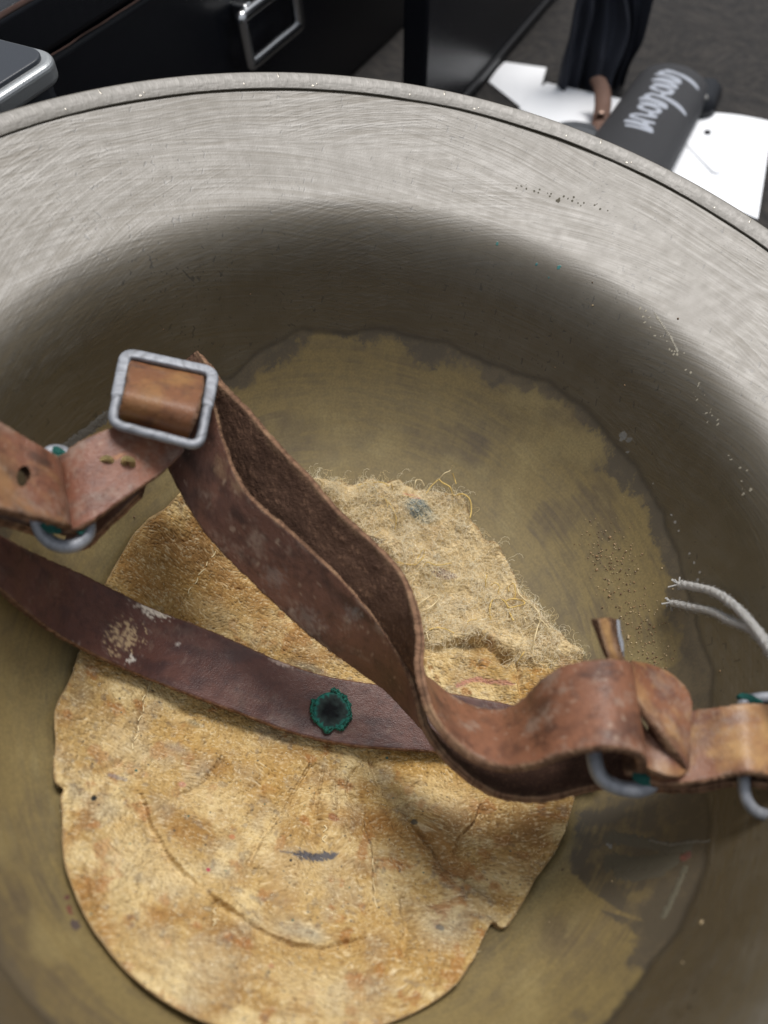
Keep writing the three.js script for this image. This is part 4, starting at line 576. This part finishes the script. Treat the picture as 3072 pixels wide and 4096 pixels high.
// loose grit on the bowl floor
{ const gm = [[0.27, 0.17, 0.085], [0.14, 0.085, 0.045], [0.36, 0.27, 0.15]].map((c) => new THREE.MeshStandardMaterial({ color: new THREE.Color(...c), roughness: 0.45 })), geo = new THREE.IcosahedronGeometry(1, 0);
  const grit = thing('loose_grit', 'scatter of brown grit on worn bowl floor', 'grit'); grit.userData.kind = 'stuff';
  gm.forEach((mt, v) => { const n = 150, im = new THREE.InstancedMesh(geo, mt, n), m = new THREE.Matrix4(); im.name = 'grain'; im.castShadow = im.receiveShadow = true; im.userData.kind = 'stuff';
    for (let i = 0; i < n; i++) { let x, y; if (rnd() < 0.86) { const t = rnd(), w = rr(-1, 1) * rr(0.2, 1); x = mix(2440, 2620, t) + w * 130 - 40 * (1 - t); y = mix(2130, 2680, t) + rr(-90, 60); } else { x = rr(500, 2900); y = rr(1100, 3900); }
      const q = hit(x, y, 0.0001), s = rr(0.0001, 0.0003) * (rnd() < 0.05 ? 1.7 : 1); m.compose(q, new THREE.Quaternion().setFromEuler(new THREE.Euler(rr(0, 6), rr(0, 6), rr(0, 6))), V(s * rr(0.7, 1.5), s, s * rr(0.7, 1.3))); im.setMatrixAt(i, MH.clone().multiply(m)); }
    grit.add(im); });
}
// ------------------------------------------------------------------ table and the things behind the helmet
const onPlane = (px, py, n, c) => { const d = rayW(px, py); return CW.clone().addScaledVector(d, (c - n.dot(CW)) / n.dot(d)); };
{ // dark felted table cover
  const N = 512, c = new Uint8Array(N * N * 4), b = new Uint8Array(N * N * 4);
  for (let j = 0; j < N; j++) for (let i = 0; i < N; i++) { const o = (j * N + i) * 4, a = i / N * 6.2832, e = j / N * 6.2832, x = Math.cos(a) * 5, y = Math.sin(a) * 5, z = Math.cos(e) * 5, w = Math.sin(e) * 5, g = fbm(x + z, y + w, z - y, 4), f = vn((x + z) * 9, (y + w) * 9, (x - w) * 9);
    const C = [0.018, 0.017, 0.017]; mixc(C, [0.048, 0.042, 0.037], cl(0.35 + 1.2 * g)); mixc(C, [0.02, 0.018, 0.017], cl(0.8 * f)); for (let k = 0; k < 3; k++) c[o + k] = s8(C[k]); b[o] = b[o + 1] = b[o + 2] = cl(128 + 90 * f + 60 * g, 0, 255); c[o + 3] = b[o + 3] = 255; }
  const T = [tex(c, N, N, true, 1), tex(b, N, N, false, 1)]; for (const t of T) t.repeat.set(1 / 0.12, 1 / 0.12);
  const g = new THREE.BoxGeometry(1.8, 0.02, 1.8), p = g.attributes.position, u = g.attributes.uv; for (let i = 0; i < p.count; i++) u.setXY(i, p.getX(i), p.getZ(i)); g.translate(0, -0.01, -0.25);
  const t = mesh('table_top', g, new THREE.MeshStandardMaterial({ map: T[0], bumpMap: T[1], bumpScale: 0.002, roughness: 0.95 }), scene); t.userData = { kind: 'structure', label: 'dark brown grey felted table cover', category: 'table' };
}
const enamel = new THREE.MeshPhysicalMaterial({ color: new THREE.Color(0.006, 0.007, 0.010), roughness: 0.24, ior: 1.5, specularIntensity: 0.6, bumpMap: gSmooth, bumpScale: 0.00004 });
const cd = V(0.435, 0, -0.9).normalize(), cn = V(0.9, 0, 0.435).normalize();     // the cases stand parallel: along, and out of the face
const framed = (o, at) => { o.matrixAutoUpdate = true; o.position.copy(at); o.rotation.y = Math.atan2(cn.x, cn.z); return o; };   // local x = cd, z = cn
{
  const seam = G(204, 216, 0.10), c0 = cn.dot(seam), o = framed(thing('black_case', 'glossy black metal case with rusty lid seam and chrome handle', 'case'), V(seam.x, 0, seam.z));
  const bx = (w, h, d, x, y, z, r = 0.003) => { const g = new RoundedBoxGeometry(w, h, d, 3, r); g.translate(x, y, z); return g; };
  const mid = 0.16, top = 0.1185;
  mesh('body', bx(0.37, 0.0995, 0.15, mid, 0.04975, -0.075), enamel, o);
  mesh('lid', bx(0.374, top - 0.1003, 0.153, mid, (top + 0.1003) / 2, -0.0755), enamel, o);
  const rust = new THREE.MeshStandardMaterial({ color: new THREE.Color(0.11, 0.055, 0.04), roughness: 0.9, bumpMap: gRough, bumpScale: 0.0006 });
  const strip = new THREE.TubeGeometry(new THREE.CatmullRomCurve3([...Array(40)].map((_, i) => V(-0.02 + i * 0.0092, 0.0999 + 0.0002 * vn(i, 3), 0.0006 + 0.0004 * vn(i * 0.7, 9)))), 160, 0.0004, 6); mesh('seam_bead', strip, rust, o);
  const lip = new THREE.TubeGeometry(new THREE.CatmullRomCurve3([...Array(40)].map((_, i) => V(-0.02 + i * 0.0092, top - 0.0012 + 0.0002 * vn(i, 13), -0.0002 + 0.0003 * vn(i * 0.7, 19)))), 160, 0.0010, 6); mesh('lid_edge', lip, rust, o);
  const chrome = new THREE.MeshPhysicalMaterial({ color: new THREE.Color(0.62, 0.63, 0.64), metalness: 1, roughness: 0.22 });
  o.updateMatrixWorld(true); const loc = ([x, y]) => o.worldToLocal(onPlane(x, y, cn, c0 + 0.007));
  const TL = loc([962, 72]), BL = loc([1000, 262]), BR = loc([1196, 100]), TR = TL.clone().add(BR).sub(BL), c = [TL, BL, BR, TR], pts = [];
  c.forEach((q, i) => { const a = c[(i + 3) % 4], e = c[(i + 1) % 4], la = q.distanceTo(a), le = q.distanceTo(e); pts.push(q.clone().lerp(a, 0.5), q.clone().lerp(a, 0.0032 / la), q.clone().lerp(a, 0.0008 / la).lerp(q.clone().lerp(e, 0.0008 / le), 0.5), q.clone().lerp(e, 0.0032 / le)); });
  mesh('handle', new THREE.TubeGeometry(new THREE.CatmullRomCurve3(pts, true, 'centripetal'), 240, 0.0027, 12, true), chrome, o);
  for (const t of [0.15, 0.85]) { const q = TL.clone().lerp(TR, t); mesh('handle_staple', bx(0.006, 0.007, 0.0085, q.x, q.y, q.z - 0.0035, 0.0015), chrome, o); }
}
{ // narrower black case beyond it; its polished side mirrors the cards
  const base = G(1900, 372, 0), o = framed(thing('black_panel_case', 'narrow polished black case mirroring white cards', 'case'), base);
  const g = new RoundedBoxGeometry(0.24, 0.16, 0.013, 3, 0.002); g.translate(0.12 - 0.072, 0.08, -0.0065); mesh('body', g, enamel, o);
  const h = new RoundedBoxGeometry(0.24, 0.004, 0.002, 2, 0.0008); h.translate(0.12 - 0.072, 0.006, 0.001); mesh('foot_strip', h, new THREE.MeshPhysicalMaterial({ color: new THREE.Color(0.02, 0.02, 0.022), roughness: 0.4 }), o);
}
{ // small enamelled tin with worn bright edges, at the left
  const tip = G(226, 205, 0.125), o = framed(thing('enamel_tin', 'small slate enamel tin with worn bright metal edges beside black case', 'tin'), V(tip.x, 0, tip.z));
  const w = 0.032, d = 0.045, shape = (x0, x1, z0, z1, r) => { const s = new THREE.Shape(); s.moveTo(x0 + r, z0); s.lineTo(x1 - r, z0); s.absarc(x1 - r, z0 + r, r, -Math.PI / 2, 0); s.lineTo(x1, z1 - r); s.absarc(x1 - r, z1 - r, r, 0, Math.PI / 2); s.lineTo(x0 + r, z1); s.absarc(x0 + r, z1 - r, r, Math.PI / 2, Math.PI); s.lineTo(x0, z0 + r); s.absarc(x0 + r, z0 + r, r, Math.PI, 1.5 * Math.PI); return s; };
  const ext = (s, h, bev) => { const g = new THREE.ExtrudeGeometry(s, { depth: h - 2 * bev, bevelEnabled: true, bevelThickness: bev, bevelSize: bev, bevelSegments: 4, curveSegments: 12 }); g.translate(0, 0, bev); g.rotateX(-Math.PI / 2); return g; };
  const slate = new THREE.MeshPhysicalMaterial({ color: new THREE.Color(0.022, 0.027, 0.036), roughness: 0.42, bumpMap: gSmooth, bumpScale: 0.0001 }), worn = new THREE.MeshPhysicalMaterial({ color: new THREE.Color(0.36, 0.38, 0.39), metalness: 0.8, roughness: 0.45, bumpMap: gRough, bumpScale: 0.00008 });
  const put = (n, g, m, y) => { g.translate(0, y, 0); return mesh(n, g, m, o); };       // local x from 0 toward the camera, z from 0 back to -d
  put('body', ext(shape(-w, -0.0012, 0.0012, d, 0.006), 0.119, 0.0005), slate, 0);
  put('metal_rim', ext(shape(-w - 0.001, 0, 0, d + 0.001, 0.007), 0.006, 0.0016), worn, 0.1180);
  put('lid', ext(shape(0.0012 - w, -0.0018, 0.0018, d - 0.0012, 0.006), 0.003, 0.0006), slate, 0.1222);
  const hinge = new RoundedBoxGeometry(0.014, 0.003, 0.006, 3, 0.001); hinge.translate(-0.010, 0.126, -0.036); mesh('hinge_plate', hinge, worn, o);
}
{ // price cards
  const white = new THREE.MeshStandardMaterial({ color: new THREE.Color(0.80, 0.82, 0.85), roughness: 0.7 });
  const card = (label, q, y, lift, group) => { const o = thing('price_card', label, 'card', group), p = q.map(([x, yy], i) => G(x, yy, y + lift[i])), g = new THREE.BufferGeometry(), n = 14, pos = [], idx = [], th = 0.0006;
    for (const s of [th, 0]) for (let i = 0; i <= n; i++) for (let j = 0; j <= n; j++) { const u = i / n, v = j / n, a = p[0].clone().lerp(p[1], u), b = p[3].clone().lerp(p[2], u), r = a.lerp(b, v); r.y += s + 0.0012 * Math.sin(u * 3.1) * (1 - v); pos.push(r.x, r.y, r.z); }
    const m = (n + 1) * (n + 1); for (let s = 0; s < 2; s++) for (let i = 0; i < n; i++) for (let j = 0; j < n; j++) { const a = s * m + i * (n + 1) + j, b = a + n + 1; idx.push(a, b, a + 1, b, b + 1, a + 1); }
    const at = (s, i, j) => s * m + i * (n + 1) + j; for (let k = 0; k < n; k++) { idx.push(at(0, k, 0), at(1, k, 0), at(0, k + 1, 0), at(0, k + 1, 0), at(1, k, 0), at(1, k + 1, 0), at(0, k, n), at(0, k + 1, n), at(1, k, n), at(0, k + 1, n), at(1, k + 1, n), at(1, k, n), at(0, 0, k), at(0, 0, k + 1), at(1, 0, k), at(0, 0, k + 1), at(1, 0, k + 1), at(1, 0, k), at(0, n, k), at(1, n, k), at(0, n, k + 1), at(0, n, k + 1), at(1, n, k), at(1, n, k + 1)); }
    g.setAttribute('position', new THREE.Float32BufferAttribute(pos, 3)); g.setIndex(idx); mesh('sheet', toCreasedNormals(g, 0.6), white, o); return settle(o); };
  card('blank white card lying against polished black case', [[1955, 330], [2020, 252], [2185, 275], [2130, 470]], 0.0005, [0, 0, 0, 0]);
  card('blank white card under a brown leather thong', [[2075, 440], [2185, 335], [2520, 408], [2420, 600]], 0.0015, [0, 0.001, 0.001, 0]);
  const c3 = card('white card with a nail hole beside black lettered sheath', [[2790, 452], [3090, 492], [3030, 880], [2660, 720]], 0.006, [0.003, 0.003, 0, 0]);
  const hq = G(2830, 530, 0.0095).sub(c3.position); const hm = new THREE.CylinderGeometry(0.0016, 0.0016, 0.0012, 16); hm.translate(hq.x, hq.y, hq.z); mesh('nail_hole', hm, new THREE.MeshStandardMaterial({ color: 0x14121a, roughness: 0.9 }), c3);
  const fold = new THREE.CapsuleGeometry(0.0028, 0.030, 4, 10); fold.rotateX(Math.PI / 2); fold.scale(1, 0.35, 1); fold.rotateY(0.30); const fq = G(2800, 620, 0.008).sub(c3.position); fold.translate(fq.x, fq.y, fq.z); mesh('crease', fold, white, c3);
}
{ // brown thong with a stud, lying over a white card
  const o = thing('leather_thong', 'brown leather thong with a stud lying over white card', 'thong'), m = new THREE.MeshStandardMaterial({ color: new THREE.Color(0.135, 0.068, 0.045), roughness: 0.6, bumpMap: gRough, bumpScale: 0.0004 });
  const l = [[2392, 322, 0.018], [2408, 360, 0.015], [2412, 410, 0.012], [2406, 460, 0.010], [2392, 530, 0.008], [2380, 600, 0.007]], L = l.map(([x, y, h]) => G(x - 34, y, h)), R = l.map(([x, y, h]) => G(x + 34, y, h)), c1 = new THREE.CatmullRomCurve3(L), c2 = new THREE.CatmullRomCurve3(R), pos = [], uv = [], idx = [], n = 60, pf = [[0, 0], [0.08, 0.0012], [0.3, 0.0022], [0.5, 0.0026], [0.7, 0.0022], [0.92, 0.0012], [1, 0], [0.92, -0.001], [0.5, -0.0012], [0.08, -0.001]];
  for (let i = 0; i <= n; i++) for (const [v, h] of pf) { const q = c1.getPoint(i / n).lerp(c2.getPoint(i / n), v); pos.push(q.x, q.y + h, q.z); uv.push(i * 0.001, v * 0.01); }
  for (let i = 0; i < n; i++) for (let k = 0; k < pf.length; k++) { const a = i * pf.length + k, b = i * pf.length + (k + 1) % pf.length; idx.push(a, b, a + pf.length, b, b + pf.length, a + pf.length); }
  const g = new THREE.BufferGeometry(); g.setAttribute('position', new THREE.Float32BufferAttribute(pos, 3)); g.setAttribute('uv', new THREE.Float32BufferAttribute(uv, 2)); g.setIndex(idx); g.computeVertexNormals(); mesh('thong', g, m, o);
  const s = new THREE.SphereGeometry(0.0026, 20, 12); s.scale(1, 0.5, 1); const q = G(2404, 450, 0.0135); s.translate(q.x, q.y, q.z); mesh('stud', s, new THREE.MeshPhysicalMaterial({ color: new THREE.Color(0.2, 0.13, 0.1), metalness: 0.6, roughness: 0.4 }), o); settle(o);
}
{ // dark round tin lid half hidden behind the brim
  const o = thing('round_lid', 'dark grey round lid beside brown thong', 'lid'), q = G(2300, 590, 0.004), m = new THREE.MeshPhysicalMaterial({ color: new THREE.Color(0.055, 0.062, 0.072), roughness: 0.5 });
  const g = new THREE.LatheGeometry([[0, 0.006], [0.013, 0.0062], [0.0155, 0.0058], [0.0168, 0.0045], [0.017, 0.0005], [0.0165, 0], [0, 0]].map((p) => new THREE.Vector2(...p)), 64); g.translate(q.x, 0.004, q.z); mesh('lid', g, m, o);
  const k = new THREE.TorusGeometry(0.0115, 0.0006, 8, 60); k.rotateX(Math.PI / 2); k.translate(q.x, 0.0102, q.z); mesh('bead', k, m, o); settle(o);
}
{ // black sheath with white brushed lettering
  const o = thing('lettered_sheath', 'black rounded sheath with white brushed script lettering', 'sheath'), A = G(2695, 345, 0.014), B = G(2440, 760, 0.014), ax = B.clone().sub(A), Ln = ax.length(); ax.normalize(); const sd = V(-ax.z, 0, ax.x), R = 0.0215, n = 70, m = 40, pos = [], uv = [], idx = [];
  for (let i = 0; i <= n; i++) { const t = i / n, k = Math.pow(ss(-0.02, 0.05, t), 0.5) * (0.92 + 0.08 * t); for (let j = 0; j <= m; j++) { const a = j / m * 2 * Math.PI, q = A.clone().addScaledVector(ax, t * Ln).addScaledVector(sd, Math.cos(a) * R * k); q.y = 0.0145 + Math.sin(a) * 0.0140 * k; pos.push(q.x, q.y, q.z); uv.push(t, j / m * 2); } }
  for (let i = 0; i < n; i++) for (let j = 0; j < m; j++) { const a = i * (m + 1) + j, b = a + m + 1; idx.push(a, a + 1, b, b, a + 1, b + 1); }
  const g = new THREE.BufferGeometry(); g.setAttribute('position', new THREE.Float32BufferAttribute(pos, 3)); g.setAttribute('uv', new THREE.Float32BufferAttribute(uv, 2)); g.setIndex(idx); g.computeVertexNormals();
  const cv = document.createElement('canvas'); cv.width = 1024; cv.height = 512; const x = cv.getContext('2d'); x.fillStyle = '#2b2c30'; x.fillRect(0, 0, 1024, 512); x.strokeStyle = '#aeb4bf'; x.lineCap = 'round'; x.lineJoin = 'round';
  // brushed script: joined loops and uprights, the first letters taller
  x.lineWidth = 21; let X = 120; const base = 310, pen = (pts) => { x.beginPath(); x.moveTo(X + pts[0][0], base - pts[0][1]); for (let k = 1; k + 1 < pts.length; k += 2) x.quadraticCurveTo(X + pts[k][0], base - pts[k][1], X + pts[k + 1][0], base - pts[k + 1][1]); x.stroke(); };
  const hump = [[0, 0], [12, 70], [22, 76], [10, 20], [6, 0], [26, 84], [46, 78], [52, 60], [44, 8]], bowl = [[46, 66], [6, 92], [4, 36], [10, -8], [40, 12], [66, 40], [50, 72], [60, 50], [78, 56]], stem = [[4, 20], [48, 120], [38, 150], [14, 130], [16, 24], [22, -8], [46, 14]], hook = [[0, 64], [20, 70], [20, 30], [22, -6], [46, 10], [72, 40], [58, 74], [70, 44], [88, 58]];
  for (const [g, w] of [[stem, 52], [hump, 60], [hump, 62], [bowl, 84], [stem, 56], [hump, 64], [bowl, 82], [hook, 90], [hump, 60]]) { pen(g.map(([a, b]) => [a + rr(-4, 4), b * 1.25 + rr(-6, 6)])); X += w; }
  const tx = new THREE.CanvasTexture(cv); tx.colorSpace = THREE.SRGBColorSpace; tx.wrapT = THREE.RepeatWrapping;
  mesh('body', g, new THREE.MeshPhysicalMaterial({ map: tx, roughness: 0.55, bumpMap: gRough, bumpScale: 0.0002 }), o);
  const e = new THREE.CapsuleGeometry(0.008, 0.016, 6, 16); e.rotateZ(Math.PI / 2); e.rotateY(1.15); const q = G(2815, 400, 0.012); e.translate(q.x, 0.0115, q.z); mesh('end_knob', e, enamel, o); settle(o);
}
{ // dark blue cloth hanging in folds behind the cards
  const o = thing('dark_cloth', 'dark navy cloth hanging in folds behind white cards', 'cloth'), n = 120, m = 70, pos = [], idx = [], th = 0.0016, A = G(2255, 372, 0), B = G(2520, 350, 0);
  const pt = (u, v, s) => { const a = A.clone().lerp(B, u), f = 0.0075 * Math.sin(u * 13 + 1.5 * v) * (0.5 + 0.5 * v) + 0.004 * Math.sin(u * 31 + v * 6) + 0.006 * vn(u * 4, v * 5, 3) + 0.003 * vn(u * 9, v * 11, 4); a.z += f + 0.012 * v * v - 0.055 * Math.pow(v, 1.5) + s; a.x += 0.01 * (u - 0.5) * v + 0.004 * vn(u * 3, v * 6, 8); a.y = 0.016 * (1 - v) * (0.6 + 0.5 * Math.sin(u * 5)) * (v < 0.02 ? 0.0 : 1) + 0.15 * v; return a; };
  for (const s of [0, -th]) for (let i = 0; i <= n; i++) for (let j = 0; j <= m; j++) { const q = pt(i / n, j / m, s); pos.push(q.x, q.y, q.z); }
  const M = (n + 1) * (m + 1); for (let s = 0; s < 2; s++) for (let i = 0; i < n; i++) for (let j = 0; j < m; j++) { const a = s * M + i * (m + 1) + j, b = a + m + 1; idx.push(a, b, a + 1, b, b + 1, a + 1); }
  for (let j = 0; j < m; j++) for (const i of [0, n]) { const a = i * (m + 1) + j; idx.push(a, a + 1, a + M, a + 1, a + 1 + M, a + M); }
  const g = new THREE.BufferGeometry(); g.setAttribute('position', new THREE.Float32BufferAttribute(pos, 3)); g.setIndex(idx); g.computeVertexNormals(); mesh('cloth', g, new THREE.MeshPhysicalMaterial({ color: new THREE.Color(0.018, 0.021, 0.032), roughness: 0.9, sheen: 0.4, sheenColor: new THREE.Color(0.05, 0.055, 0.07), sheenRoughness: 0.6, side: THREE.DoubleSide }), o); settle(o);
}
renderer.render(scene, camera);
